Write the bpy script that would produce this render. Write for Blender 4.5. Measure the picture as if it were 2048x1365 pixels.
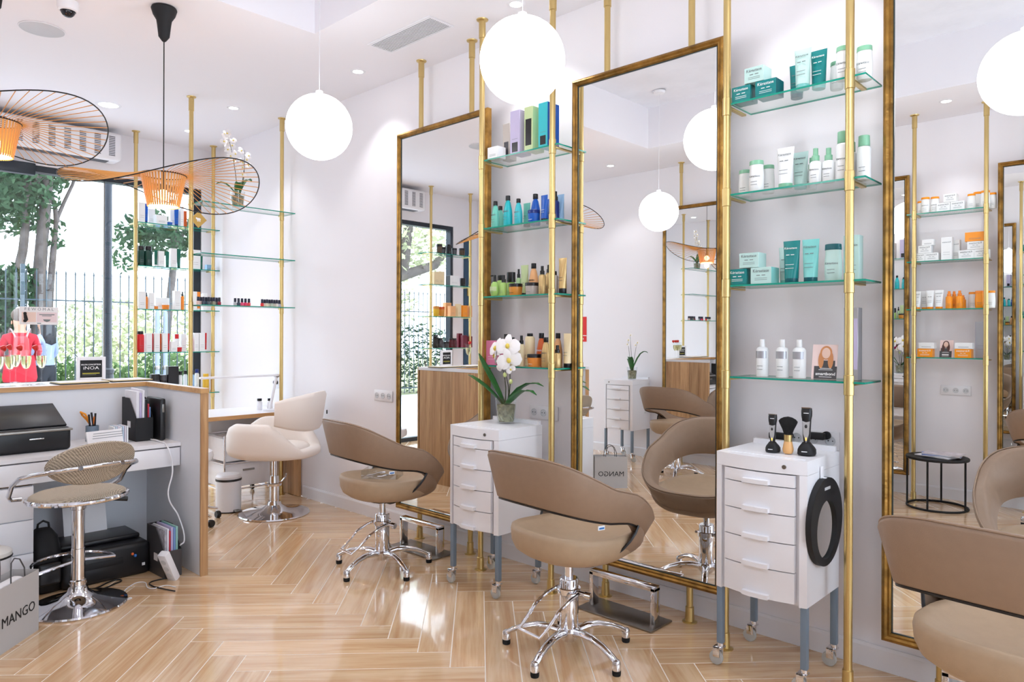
import bpy, bmesh, math, random
from math import sin, cos, pi, radians as R
from mathutils import Vector, Matrix
random.seed(7)
S = bpy.context.scene
for o in list(bpy.data.objects): bpy.data.objects.remove(o)
C = S.collection

# ---------------------------------------------------------------- camera
YAW = R(43.4); ROLL = 0.0035; H = 1.42; FPX = 1440.0
cam_d = bpy.data.cameras.new('camera'); cam = bpy.data.objects.new('camera', cam_d); C.objects.link(cam)
cam_d.sensor_width = 36; cam_d.lens = 36 * FPX / 2048; cam_d.shift_y = -14.5 / 2048
cam_d.clip_start = .02; cam_d.clip_end = 200
cam.matrix_world = Matrix.Translation((0, 0, H)) @ Matrix.Rotation(YAW, 4, 'Z') @ Matrix.Rotation(pi/2, 4, 'X') @ Matrix.Rotation(ROLL, 4, 'Z')
S.camera = cam

# ---------------------------------------------------------------- world, light, exposure
W = bpy.data.worlds.new('overcast_sky'); S.world = W; W.use_nodes = True
bg = W.node_tree.nodes['Background']; bg.inputs[0].default_value = (.82, .93, 1.09, 1); bg.inputs[1].default_value = 4.3
sun_d = bpy.data.lights.new('soft_sun', 'SUN'); sun_d.energy = .3; sun_d.angle = R(25); sun_d.color = (1, .96, .9)
sun = bpy.data.objects.new('soft_sun', sun_d); C.objects.link(sun); sun.rotation_euler = (R(38), 0, R(60))
GLOBE = 6.0; DOWN = 15.0
S.view_settings.view_transform = 'Standard'; S.view_settings.look = 'None'
S.view_settings.gamma = 1; S.view_settings.use_curve_mapping = False
S.view_settings.exposure = 0.24

# survey: turns a measured picture point into a point of the room, on a plane the thing stands on
FW = Vector((-sin(YAW), cos(YAW), 0)); RT = Vector((cos(YAW), sin(YAW), 0))
def ray(px, py):
    dx, dy = px - 1024, py - 668
    x = dx + ROLL * dy; y = dy - ROLL * dx
    return FW + RT * (x / FPX) + Vector((0, 0, -y / FPX))
def at_Y(px, py, Y): d = ray(px, py); t = Y / d.y; return Vector((0, 0, H)) + d * t
def at_X(px, py, X): d = ray(px, py); t = X / d.x; return Vector((0, 0, H)) + d * t
def at_Z(px, py, Z): d = ray(px, py); t = (Z - H) / d.z; return Vector((0, 0, H)) + d * t
MIR = 3.145                                        # mirror glass plane of the long wall
def wx(px, Y, py=668): return at_Y(px, py, Y).x
def wy(px, X, py=668): return at_X(px, py, X).y
def wxm(px, Y, py=668): return at_Y(px, py, 2*MIR - Y).x      # thing seen in a mirror
def wym(px, X, py=668): return 2*MIR - at_X(px, py, X).y

# ---------------------------------------------------------------- materials
def lin(c):
    return tuple(((v/255)/12.92 if v/255 <= .04045 else ((v/255+.055)/1.055)**2.4) for v in c)
MATS = {}
def mat(name, rgb=None, rough=.5, metal=0, bump=0, bscale=60, var=0, vscale=8, emit=None, estr=0, coat=0, spec=.5, trans=0, ior=1.45, sss=0, stretch=None):
    if name in MATS: return MATS[name]
    m = bpy.data.materials.new(name); m.use_nodes = True; nt = m.node_tree; p = nt.nodes['Principled BSDF']
    col = lin(rgb) if rgb else (.8, .8, .8)
    p.inputs['Base Color'].default_value = (*col, 1); p.inputs['Roughness'].default_value = rough
    p.inputs['Metallic'].default_value = metal; p.inputs['Specular IOR Level'].default_value = spec
    p.inputs['Coat Weight'].default_value = coat; p.inputs['Transmission Weight'].default_value = trans; p.inputs['IOR'].default_value = ior
    if emit: p.inputs['Emission Color'].default_value = (*lin(emit), 1); p.inputs['Emission Strength'].default_value = estr
    if bump or var:
        tc = nt.nodes.new('ShaderNodeTexCoord'); src = tc.outputs['Object']
        if stretch:
            mp = nt.nodes.new('ShaderNodeMapping'); mp.inputs['Scale'].default_value = stretch
            nt.links.new(src, mp.inputs[0]); src = mp.outputs[0]
    if var:
        n = nt.nodes.new('ShaderNodeTexNoise'); n.inputs['Scale'].default_value = vscale; n.inputs['Detail'].default_value = 5
        nt.links.new(src, n.inputs['Vector'])
        r = nt.nodes.new('ShaderNodeValToRGB'); e = r.color_ramp.elements
        e[0].position = .3; e[1].position = .7
        e[0].color = (*[max(0, c*(1-var)) for c in col], 1); e[1].color = (*[min(1, c*(1+var*.6)) for c in col], 1)
        nt.links.new(n.outputs['Fac'], r.inputs[0]); nt.links.new(r.outputs[0], p.inputs['Base Color'])
    if bump:
        n2 = nt.nodes.new('ShaderNodeTexNoise'); n2.inputs['Scale'].default_value = bscale; n2.inputs['Detail'].default_value = 6
        nt.links.new(src, n2.inputs['Vector'])
        b = nt.nodes.new('ShaderNodeBump'); b.inputs['Strength'].default_value = bump; b.inputs['Distance'].default_value = .01
        nt.links.new(n2.outputs['Fac'], b.inputs['Height']); nt.links.new(b.outputs[0], p.inputs['Normal'])
    MATS[name] = m; return m
def clear(name, tint=(.97, .99, .98), refl=.06, rough=.0, fr=True):
    """thin clear sheet: lets light straight through, reflects a little more at a glancing angle"""
    if name in MATS: return MATS[name]
    m = bpy.data.materials.new(name); m.use_nodes = True; nt = m.node_tree; nt.nodes.clear()
    out = nt.nodes.new('ShaderNodeOutputMaterial'); t = nt.nodes.new('ShaderNodeBsdfTransparent'); g = nt.nodes.new('ShaderNodeBsdfGlossy')
    t.inputs[0].default_value = (*tint, 1); g.inputs['Roughness'].default_value = rough
    mx = nt.nodes.new('ShaderNodeMixShader')
    lw = nt.nodes.new('ShaderNodeLayerWeight'); lw.inputs[0].default_value = .5
    pw = nt.nodes.new('ShaderNodeMath'); pw.operation = 'POWER'; pw.inputs[1].default_value = 5; nt.links.new(lw.outputs['Facing'], pw.inputs[0])
    f = nt.nodes.new('ShaderNodeMath'); f.operation = 'MULTIPLY_ADD'; f.inputs[1].default_value = .8; f.inputs[2].default_value = refl*.6; nt.links.new(pw.outputs[0], f.inputs[0])
    nt.links.new(f.outputs[0], mx.inputs[0]); nt.links.new(t.outputs[0], mx.inputs[1]); nt.links.new(g.outputs[0], mx.inputs[2])
    nt.links.new(mx.outputs[0], out.inputs[0]); MATS[name] = m; return m
def wood(name, c1, c2, rough=.4, axis='Z', scale=1.0, rnd=.18, coat=0, fine=1.0):
    """wood: long streaks along one axis, shifted and toned per board"""
    if name in MATS: return MATS[name]
    m = bpy.data.materials.new(name); m.use_nodes = True; nt = m.node_tree; p = nt.nodes['Principled BSDF']; N = nt.nodes.new; L = nt.links.new
    tc = N('ShaderNodeTexCoord'); oi = N('ShaderNodeObjectInfo'); mp = N('ShaderNodeMapping')
    s = [9*scale]*3; s['XYZ'.index(axis)] = .55*scale; mp.inputs['Scale'].default_value = s
    ml = N('ShaderNodeVectorMath'); ml.operation = 'SCALE'; ml.inputs[0].default_value = (37, 53, 71); L(oi.outputs['Random'], ml.inputs['Scale'])
    L(tc.outputs['Object'], mp.inputs[0]); ad = N('ShaderNodeVectorMath'); L(mp.outputs[0], ad.inputs[0]); L(ml.outputs[0], ad.inputs[1])
    n1 = N('ShaderNodeTexNoise'); n1.inputs['Scale'].default_value = 1.6; n1.inputs['Detail'].default_value = 6; n1.inputs['Roughness'].default_value = .62; n1.inputs['Distortion'].default_value = 1.1
    L(ad.outputs[0], n1.inputs['Vector'])
    n2 = N('ShaderNodeTexNoise'); n2.inputs['Scale'].default_value = 9*fine; n2.inputs['Detail'].default_value = 3; L(ad.outputs[0], n2.inputs['Vector'])
    mix = N('ShaderNodeMath'); mix.operation = 'MULTIPLY_ADD'; L(n2.outputs['Fac'], mix.inputs[0]); mix.inputs[1].default_value = .35; L(n1.outputs['Fac'], mix.inputs[2])
    r = N('ShaderNodeValToRGB'); e = r.color_ramp.elements; e[0].position = .42; e[1].position = .82
    e[0].color = (*lin(c1), 1); e[1].color = (*lin(c2), 1); L(mix.outputs[0], r.inputs[0])
    hs = N('ShaderNodeHueSaturation'); mr = N('ShaderNodeMapRange'); L(oi.outputs['Random'], mr.inputs[0])
    mr.inputs[3].default_value = 1-rnd; mr.inputs[4].default_value = 1+rnd*.5; L(mr.outputs[0], hs.inputs['Value']); L(r.outputs[0], hs.inputs['Color'])
    L(hs.outputs[0], p.inputs['Base Color']); p.inputs['Roughness'].default_value = rough; p.inputs['Coat Weight'].default_value = coat; p.inputs['Coat Roughness'].default_value = .04
    MATS[name] = m; return m

M_wall = mat('wall_paint', (244, 241, 245), .7, bump=.05, bscale=220)
M_ceil = mat('ceiling_paint', (243, 240, 244), .8)
M_rough = mat('rough_plaster', (236, 236, 242), .9, bump=1.0, bscale=5, var=.06, vscale=3)
M_base = mat('baseboard_paint', (238, 236, 240), .35)
M_plank = wood('oak_plank_tile', (198, 150, 104), (232, 200, 162), .12, 'X', 1.0, .10, coat=.5)
M_grout = mat('grout', (244, 234, 222), .5)
M_oak = wood('oak_veneer', (160, 112, 70), (216, 172, 124), .4, 'Z', 1.0, .2)
M_oakedge = wood('oak_edge', (178, 128, 78), (214, 168, 112), .4, 'Y', 1.0, .05)
M_white = mat('white_lacquer', (240, 239, 243), .3)
M_lam = mat('white_laminate', (232, 234, 240), .35, bump=.02, bscale=300)
M_brass = mat('brushed_brass', (212, 186, 126), .36, 1.0, var=.06, vscale=4)
M_gold = mat('antique_gilt', (158, 118, 58), .38, .8, bump=.4, bscale=45, var=.55, vscale=14)
M_mirror = mat('silvered_mirror', (243, 244, 243), .0, 1.0)
M_edge = mat('mirror_edge', (40, 52, 50), .3)
M_shelf = clear('shelf_glass', (.965, .99, .98), .055)
M_green = mat('glass_edge', (24, 150, 128), .15, emit=None)
M_pane = clear('window_pane', (.975, .99, .985), .05)
M_acry = clear('clear_acrylic', (.95, .96, .96), .07)
M_chrome = mat('chrome', (226, 226, 230), .06, 1.0)
M_steel = mat('brushed_steel', (150, 146, 140), .28, 1.0)
M_leather = mat('taupe_leather', (150, 124, 103), .48, bump=.12, bscale=400, var=.04, vscale=30)
M_leath2 = mat('taupe_seat_leather', (176, 150, 122), .48, bump=.12, bscale=400, var=.04, vscale=30)
M_cream = mat('cream_leather', (246, 236, 228), .5, bump=.08, bscale=300)
M_black = mat('black_plastic', (24, 24, 27), .35)
M_blackm = mat('matt_black', (20, 20, 23), .6)
M_rubber = mat('black_rubber', (18, 18, 20), .8)
M_grey = mat('grey_leg_paint', (122, 138, 154), .4)
M_dark = mat('dark_frame', (38, 46, 56), .35)
M_bluef = mat('blue_frame', (44, 74, 100), .35)
M_globe = mat('opal_globe', (255, 252, 248), .4, emit=(246, 249, 255), estr=GLOBE)
M_lamp = mat('downlight_lens', (255, 255, 255), .4, emit=(255, 250, 246), estr=12)
M_paper = mat('paper', (238, 236, 238), .8)
M_print = mat('black_ink', (26, 26, 28), .6)
M_ink = mat('grey_ink', (120, 128, 130), .6)
M_wink = mat('white_ink', (245, 245, 245), .6)

# ---------------------------------------------------------------- mesh building
class MB:
    def __init__(s): s.v = []; s.f = []; s.m = []
    def add(s, vs, fs, mi=0, M=None):
        n = len(s.v)
        for p in vs:
            p = Vector(p); s.v.append(tuple(M @ p) if M else tuple(p))
        for f in fs: s.f.append(tuple(i+n for i in f)); s.m.append(mi)
        return s
    def box(s, c, d, mi=0, rot=None, b=0, seg=2):
        M = Matrix.Translation(c) @ (rot.to_4x4() if rot else Matrix())
        if b <= 0:
            x, y, z = d[0]/2, d[1]/2, d[2]/2
            vs = [(-x,-y,-z),(x,-y,-z),(x,y,-z),(-x,y,-z),(-x,-y,z),(x,-y,z),(x,y,z),(-x,y,z)]
            return s.add(vs, [(3,2,1,0),(4,5,6,7),(0,1,5,4),(1,2,6,5),(2,3,7,6),(3,0,4,7)], mi, M)
        bm = bmesh.new(); bmesh.ops.create_cube(bm, size=1)
        bmesh.ops.scale(bm, vec=d, verts=bm.verts); bmesh.ops.bevel(bm, geom=bm.edges[:], offset=min(b, min(d)*.49), segments=seg, affect='EDGES', profile=.5)
        bm.verts.index_update(); s.add([v.co for v in bm.verts], [[v.index for v in f.verts] for f in bm.faces], mi, M); bm.free(); return s
    def b2(s, x0, x1, y0, y1, z0, z1, mi=0, b=0): return s.box(((x0+x1)/2, (y0+y1)/2, (z0+z1)/2), (abs(x1-x0), abs(y1-y0), abs(z1-z0)), mi, None, b)
    def rings(s, rs, closed=True, caps=(True, True), mi=0, M=None, loop=False):
        k = len(rs[0]); vs = [p for r in rs for p in r]; fs = []
        nr = len(rs)
        for i in range(nr if loop else nr-1):
            a, b_ = i*k, ((i+1) % nr)*k
            for j in range(k if closed else k-1):
                j2 = (j+1) % k; fs.append((a+j, a+j2, b_+j2, b_+j))
        if closed and not loop:
            if caps[0]: fs.append(tuple(range(k))[::-1])
            if caps[1]: fs.append(tuple(range((nr-1)*k, nr*k)))
        return s.add(vs, fs, mi, M)
    def lathe(s, prof, c=(0,0,0), n=20, mi=0, sy=1.0, M=None):
        rs = [[(c[0]+r*cos(2*pi*j/n), c[1]+sy*r*sin(2*pi*j/n), c[2]+z) for j in range(n)] for r, z in [(max(r, 1e-5), z) for r, z in prof]]
        return s.rings(rs, True, (prof[0][0] < 1e-4, prof[-1][0] < 1e-4), mi, M)
    def cyl(s, p0, p1, r0, r1=None, n=14, mi=0): return s.tube([p0, p1], [r0, r0 if r1 is None else r1], n, mi)
    def tube(s, pts, r, n=10, mi=0, loop=False, sq=None):
        pts = [Vector(p) for p in pts]; k = len(pts)
        if not isinstance(r, (list, tuple)): r = [r]*k
        rs = []; up = None
        for i, p in enumerate(pts):
            a = pts[(i-1) % k] if (i or loop) else p; b_ = pts[(i+1) % k] if (i < k-1 or loop) else p
            t = (b_-a).normalized()
            if up is None:
                up = Vector((0,0,1)) if abs(t.z) < .9 else Vector((0,1,0))
            u = t.cross(up)
            if u.length < 1e-4: u = t.cross(Vector((1,0,0)))
            u.normalize(); w = u.cross(t).normalized(); up = w
            qa = sq or (1, 1)
            rs.append([p + (u*cos(2*pi*j/n)*qa[0] + w*sin(2*pi*j/n)*qa[1])*r[i] for j in range(n)])
        return s.rings(rs, True, (True, True), mi, None, loop)
    def prism(s, poly, z0, z1, mi=0, M=None):
        n = len(poly); vs = [(x, y, z0) for x, y in poly] + [(x, y, z1) for x, y in poly]
        fs = [tuple(range(n))[::-1], tuple(range(n, 2*n))] + [(i, (i+1) % n, n+(i+1) % n, n+i) for i in range(n)]
        return s.add(vs, fs, mi, M)
    def sphere(s, c, r, n=16, m=10, mi=0, sc=(1,1,1)):
        rs = [[(c[0]+sc[0]*r*sin(pi*i/m)*cos(2*pi*j/n), c[1]+sc[1]*r*sin(pi*i/m)*sin(2*pi*j/n), c[2]-sc[2]*r*cos(pi*i/m)) for j in range(n)] for i in range(1, m)]
        k = len(s.v); s.rings(rs, True, (False, False), mi)
        vs = [(c[0], c[1], c[2]-sc[2]*r), (c[0], c[1], c[2]+sc[2]*r)]; q = len(s.v); s.add(vs, [], mi)
        for j in range(n):
            s.f.append((q, k+(j+1) % n, k+j)); s.m.append(mi)
            b_ = k+(m-2)*n; s.f.append((q+1, b_+j, b_+(j+1) % n)); s.m.append(mi)
        return s
    def mesh(s, name, mats, ang=38, smooth=True):
        me = bpy.data.meshes.new(name); me.from_pydata(s.v, [], s.f)
        if not isinstance(mats, (list, tuple)): mats = [mats]
        for m in mats: me.materials.append(m)
        if len(mats) > 1: me.polygons.foreach_set('material_index', s.m)
        if smooth and len(me.polygons):
            me.polygons.foreach_set('use_smooth', [True]*len(me.polygons)); me.set_sharp_from_angle(angle=R(ang))
        me.update(); return me
    def build(s, name, mats, parent=None, ang=38, smooth=True): return link(name, s.mesh(name, mats, ang, smooth), parent)
def link(name, me, parent=None, loc=None, rz=0):
    o = bpy.data.objects.new(name, me); C.objects.link(o)
    if parent: o.parent = parent
    if loc is not None: o.location = loc
    if rz: o.rotation_euler.z = rz
    return o
def tag(o, label, cat, group=None, kind=None):
    if label: o['label'] = label
    if cat: o['category'] = cat
    if group: o['group'] = group
    if kind: o['kind'] = kind
    return o
def struct(o): o['kind'] = 'structure'; return o
def thing(name, label, cat, loc=(0,0,0), rz=0, group=None):
    o = bpy.data.objects.new(name, None); C.objects.link(o); o.empty_display_size = .05
    o.location = loc; o.rotation_euler = (0, 0, rz); return tag(o, label, cat, group)
def dup(o, loc=None, rz=None, label=None, parent=None, group=None):
    c = o.copy(); C.objects.link(c); c.parent = parent
    if loc is not None: c.location = loc
    if rz is not None: c.rotation_euler.z = rz
    if label: c['label'] = label
    if group: c['group'] = group
    for ch in o.children: dup(ch, parent=c)
    return c
TXT = {}
def text(s, size, mat_, parent, loc, rot=(R(90), 0, 0), name='lettering', curve=None, ext=.0004, bold=0, sx=1, mirror=False):
    key = (s, size, ext, bold, curve, sx, mat_.name)
    if key not in TXT:
        cu = bpy.data.curves.new('t', 'FONT'); cu.body = s; cu.size = size; cu.align_x = 'CENTER'; cu.align_y = 'CENTER'; cu.extrude = ext; cu.resolution_u = 2; cu.offset = bold
        o = bpy.data.objects.new('t', cu); C.objects.link(o); dg = bpy.context.evaluated_depsgraph_get()
        me = bpy.data.meshes.new_from_object(o.evaluated_get(dg)); bpy.data.objects.remove(o)
        me.materials.clear(); me.materials.append(mat_)
        for v in me.vertices:
            v.co.x *= sx
            if curve:
                a = v.co.x / curve; zz = v.co.z
                v.co.x = (curve+zz)*sin(a); v.co.z = (curve+zz)*cos(a) - curve
        TXT[key] = me
    o = link(name, TXT[key], parent, loc); o.rotation_euler = rot; return o

# ---------------------------------------------------------------- the room
XW, XE, YN, YS, ZC, ZR = -7.45, 1.8, 3.30, -.85, 3.31, 3.72
# floor: grout bed and herringbone planks at 45 degrees
floor = struct(MB().b2(XW-.1, XE, YS, YN, -.12, -.0007).build('floor', M_grout))
A = R(136.0); e1 = Vector((cos(A), sin(A))); e2 = Vector((-sin(A), cos(A)))      # e1 away from the camera, e2 to its left
PL, PWd = .90, .15
P0 = Vector((-2.938, 2.671))                 # far left corner of a measured plank
def clip(poly, x0, x1, y0, y1):
    for ax, v, sg in ((0, x0, 1), (0, x1, -1), (1, y0, 1), (1, y1, -1)):
        out = []
        for i in range(len(poly)):
            a, b = poly[i-1], poly[i]; da, db = (a[ax]-v)*sg, (b[ax]-v)*sg
            if (da >= 0) != (db >= 0):
                t = da/(da-db); out.append((a[0]+(b[0]-a[0])*t, a[1]+(b[1]-a[1])*t))
            if db >= 0: out.append(tuple(b))
        poly = out
        if not poly: return []
    return poly
g = .0025
full = MB().box((0, 0, -.004), (PL-2*g, PWd-2*g, .008), b=.0012, seg=1).mesh('plank', M_plank)
planks = []
def put_plank(a0, b0, along1):
    # corner at P0 + a0*e1 + b0*e2 ; along1: long side lies along e1
    la, lb = (PL, PWd) if along1 else (PWd, PL)
    cs = [(a0+g, b0+g), (a0+la-g, b0+g), (a0+la-g, b0+lb-g), (a0+g, b0+lb-g)]
    poly = [tuple(P0 + e1*a + e2*b) for a, b in cs]
    cl = clip(poly, XW-.06, XE-.003, YS+.003, YN-.003)
    if len(cl) < 3: return
    ar = abs(sum(cl[i-1][0]*cl[i][1]-cl[i][0]*cl[i-1][1] for i in range(len(cl))))/2
    if ar < .002: return
    c = P0 + e1*(a0+la/2) + e2*(b0+lb/2)
    planks.append((ar, c, A if along1 else A+pi/2, cl if ar < .1325 else None))
NB = 6
for i in range(-80, 80):
    for k in range(-10, 10):
        for along in (True, False):
            ca, cb = (i+2*NB*k, i) if along else (i, i-2*NB+1+2*NB*k)
            a, b = -PL+ca*PWd, -PWd+cb*PWd; cc = P0 + e1*a + e2*b
            if XW-2 < cc.x < XE+2 and YS-2 < cc.y < YN+2: put_plank(a, b, along)
vis = sorted(planks, key=lambda q: (q[1].x > .35, (q[1].x)**2 + (q[1].y-1.2)**2))
rest = MB()
for k, (ar, c, an, cl) in enumerate(vis):
    if k < 298:
        if cl is None: link('plank', full, floor, (c.x, c.y, 0), an)
        else:
            m_ = Matrix.Rotation(-an, 3, 'Z'); pts = [(m_ @ Vector((x-c.x, y-c.y, 0))).xy for x, y in cl]
            s_ = sum(pts[i-1][0]*pts[i][1]-pts[i][0]*pts[i-1][1] for i in range(len(pts)))
            if s_ < 0: pts = pts[::-1]
            o = link('plank', MB().prism(pts, -.008, 0).mesh('plank', M_plank), floor, (c.x, c.y, 0), an)
    else:
        poly = cl or [tuple(c + Vector((cos(an), sin(an)))*sx*(PL/2-g) + Vector((-sin(an), cos(an)))*sy*(PWd/2-g)) for sx, sy in ((-1,-1),(1,-1),(1,1),(-1,1))]
        s_ = sum(poly[i-1][0]*poly[i][1]-poly[i][0]*poly[i-1][1] for i in range(len(poly)))
        rest.prism(poly if s_ > 0 else poly[::-1], -.008, 0)
if rest.v: rest.build('planks_beyond', M_plank, floor)['kind'] = 'stuff'

struct(MB().b2(XW-.2, XE+.15, YN, YN+.15, 0, ZR+.1).build('wall_right', M_wall))
struct(MB().b2(XW-.2, XE+.15, YS-.15, YS, 0, ZR+.1).build('wall_left', M_wall))
wb = MB(); wb.b2(XE, XE+.15, YS, .1, 0, ZR+.1); wb.b2(XE, XE+.15, 2.9, YN, 0, ZR+.1); wb.b2(XE, XE+.15, .1, 2.9, 2.65, ZR+.1); wb.b2(XE, XE+.15, .1, 2.9, 0, .3)
struct(wb.build('wall_back', M_wall))
w2 = struct(thing('window_added', None, None, (XE+.07, 0, 0)))  # added window, unseen behind the camera, so daylight fills this end
fb2 = MB()
for y in (.1, 1.5, 2.9): fb2.b2(-.03, .03, max(.103, y-.025), min(2.897, y+.025), .303, 2.647)
fb2.b2(-.03, .03, .125, 2.875, 2.6, 2.647); fb2.b2(-.03, .03, .125, 2.875, .303, .35); fb2.build('window_frame', M_dark, w2)
for y0, y1 in ((.125, 1.475), (1.525, 2.875)): MB().b2(-.005, .005, y0, y1, .35, 2.6).build('pane', M_pane, w2)
ww = MB()
WY0, WY1, WZ = -.40, 3.20, 2.90
ww.b2(XW-.15, XW, WY1, YN, 0, ZR); ww.b2(XW-.15, XW, YS, WY0, 0, ZR); ww.b2(XW-.15, XW, WY0, WY1, WZ, ZR)
struct(ww.build('wall_front', M_wall))
cl_ = MB(); RX0, RX1, RY0, RY1 = -4.03, 1.45, .02, 2.44
cl_.b2(XW, RX0, YS, YN, ZC, ZR+.1); cl_.b2(RX1, XE, YS, YN, ZC, ZR+.1); cl_.b2(RX0, RX1, YS, RY0, ZC, ZR+.1); cl_.b2(RX0, RX1, RY1, YN, ZC, ZR+.1)
ceil = struct(cl_.build('ceiling', M_ceil))
rp = MB(); nx, ny = 60, 30
rp.rings([[(RX0+(RX1-RX0)*i/nx, RY0+(RY1-RY0)*j/ny, ZR+random.uniform(-.006, .006)) for j in range(ny+1)] for i in range(nx+1)], closed=False)
rp.b2(RX0, RX1, RY0, RY1, ZR+.03, ZR+.1)
rp.build('recess_plaster', M_rough, ceil)
def skirting(name, x0, x1, y, sg):
    b = MB(); prof = [(0, 0), (.013, 0), (.013, .088), (.008, .1), (0, .1)]
    vs = [(x, y+sg*(.001+d_), z) for x in (x0, x1) for d_, z in prof]
    b.add(vs, [(0,1,2,3,4)[::-1], (5,6,7,8,9)] + [(i, (i+1) % 5, 5+(i+1) % 5, 5+i) for i in range(5)]); return struct(b.build(name, M_base, ang=20))
skirting('baseboard_right', -5.60, XE-.01, YN, -1)
skirting('baseboard_left', XW+.02, XE-.01, YS, 1)

# window wall: header, frame, panes, thin joints
wn = struct(thing('window_1', None, None, (XW-.06, 0, 0)))
fr = MB(); fr.b2(-.05, .05, WY0+.003, WY1-.003, WZ-.055, WZ-.003); fr.b2(-.04, .04, WY0+.003, WY1-.003, .0, .05); fr.b2(-.045, .05, WY1-.075, WY1-.003, .05, WZ-.055); fr.b2(-.045, .05, WY0+.003, WY0+.045, .05, WZ-.055)
fr.build('window_frame', M_dark, wn)
bx_ = at_X(85, 332, XW+.05); MB().b2(.05, .12, 1.28, 1.72, WZ-.1, WZ+.005, b=.01).build('door_closer', M_dark, wn)
for y0, y1 in ((WY0+.045, .575), (.585, 2.295), (2.305, WY1-.075)):
    MB().b2(-.006, .006, y0, y1, .05, WZ-.055).build('pane', M_pane, wn)
for y in (.58, 2.30): MB().b2(-.012, .012, y-.005, y+.005, .05, WZ-.055).build('pane_joint', M_steel, wn)
# blue service door leaf beyond the pillar, seen in the left mirror
dn = struct(thing('door_1', None, None, (XW, -.66, 0)))
MB().b2(0, .02, -.07, .07, .0, 2.75, b=.004).build('door_leaf', M_bluef, dn); MB().b2(.02, .035, -.02, .02, 1.95, 2.08).build('closer_plate', M_brass, dn); MB().lathe([(0, 0), (.03, 0), (.03, .02), (0, .03)], n=14).build('lock', M_steel, dn).matrix_local = Matrix.Translation((.02, 0, 1.18)) @ Matrix.Rotation(pi/2, 4, 'Y')
# ================================================================ mirrors, poles, shelf units
def pole(parent, x, y, z0=0, z1=ZC, sleeves=(), r=.0165, name='pole'):
    b = MB(); b.cyl((x, y, z0+.004), (x, y, z1-.004), r, n=18); b.build(name, M_brass, parent)
    f = MB()
    f.lathe([(0, z0), (.036, z0), (.036, z0+.004), (r+.006, z0+.007), (r+.004, z0+.075), (r, z0+.077)], (x, y, 0), 20)
    f.build('floor_flange', M_brass, parent)
    c = MB(); c.lathe([(r, z1-.115), (r+.004, z1-.113), (r+.004, z1-.012), (.034, z1-.006), (.036, z1), (0, z1)], (x, y, 0), 20); c.build('ceiling_flange', M_brass, parent)
    for z in sleeves:
        MB().lathe([(r, z-.055), (r+.003, z-.053), (r+.003, z+.025), (r, z+.027)], (x, y, 0), 18).build('sleeve', M_brass, parent)
def wall_mirror(label, x0, yb, sg=1, poles=True):
    """full-length mirror, sg=1 hangs in front of the long wall, sg=-1 on the opposite wall"""
    w, z0, z1, fw = .91, .19, 2.825, .036
    t = thing('framed_mirror', label, 'mirror', (x0+w/2, yb, 0), 0 if sg > 0 else pi, 'tall gilt mirrors')
    yf = -.015                                  # front of the frame, local -y looks into the room
    pr = [(0, .04), (0, .006), (.006, 0), (.014, -.003), (.022, .004), (.030, .002), (.036, .012), (.036, .04)]
    loop = []
    for cx_, cz_, sx, sz in ((-w/2, z0, 1, 1), (w/2, z0, -1, 1), (w/2, z1, -1, -1), (-w/2, z1, 1, -1)):
        loop.append([(cx_+sx*u, yf+v, cz_+sz*u) for u, v in pr])
    f = MB()
    for i in range(4):
        f.rings([loop[i], loop[(i+1) % 4]], closed=True, caps=(False, False))
    f.build('frame', M_gold, t, ang=25)
    g_ = MB(); g_.b2(-w/2+.03, w/2-.03, 0, .004, z0+.03, z1-.03); g_.build('mirror_glass', M_mirror, t)
    MB().b2(-w/2+.012, w/2-.012, .005, .024, z0+.012, z1-.012).build('backing', M_edge, t)
    fx = w/2-fw
    e = MB()
    e.b2(-fx-.001, -fx+.004, -.004, 0, z0+fw, z1-fw); e.b2(fx-.004, fx+.001, -.004, 0, z0+fw, z1-fw); e.b2(-fx, fx, -.004, 0, z1-fw-.004, z1-fw+.001); e.b2(-fx, fx, -.004, 0, z0+fw-.001, z0+fw+.004)
    e.build('glass_edge', M_edge, t)
    for dx in (-.255, .255): pole(t, dx, .045)
    return t
MX = [-4.09, -2.512, -.91]
for x, l in zip(MX, ('tall gilt-framed mirror, leftmost, beside the first taupe chair', 'tall gilt-framed mirror in the middle, reflecting a second globe row', 'tall gilt-framed mirror, rightmost, behind the nearest taupe chair')):
    wall_mirror(l, x, MIR)
for x, l in zip((-4.29, -2.72, -1.156), ('gilt mirror on the opposite wall beside the small orchid trolley', 'gilt mirror on the opposite wall left of the orange product shelves', 'gilt mirror on the opposite wall right of the orange product shelves')):
    wall_mirror(l, x, -.69, -1)
SHZ = [2.462, 2.053, 1.643, 1.232]
def glass_shelf(parent, x0, x1, y0, y1, z, th=.008):
    b = MB(); b.box(((x0+x1)/2, (y0+y1)/2, z-th/2), (x1-x0, y1-y0, th))
    b.m = [0, 0, 1, 1, 1, 1]; return b.build('glass_shelf', [M_shelf, M_green], parent, smooth=False)
def shelf_unit(label, cx, cy, rz, half=.2775, levels=SHZ, front=0.0, back=.205, over=.06, lead=0.0):
    """two floor-to-ceiling brass poles with brackets and glass; local -y is the front"""
    t = thing('shelf_unit', label, 'shelf unit', (cx, cy, 0), rz, 'brass pole shelf units')
    for sx in (-1, 1): pole(t, sx*half, 0, sleeves=levels)
    for z in levels:
        for sx in (-1, 1):
            MB().box((sx*half, back*.42, z-.0135), (.022, back*.84, .009), b=.002).build('bracket', M_brass, t)
        glass_shelf(t, -half-lead+.0175, half+over, front-.001, back, z)
    return t
UL = shelf_unit('brass pole unit with glass shelves above the orchid trolley', -2.833, 3.02, 0, over=.04)
UR = shelf_unit('brass pole unit with glass shelves above the hair clippers', -1.268, 3.03, 0, .265)
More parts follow.
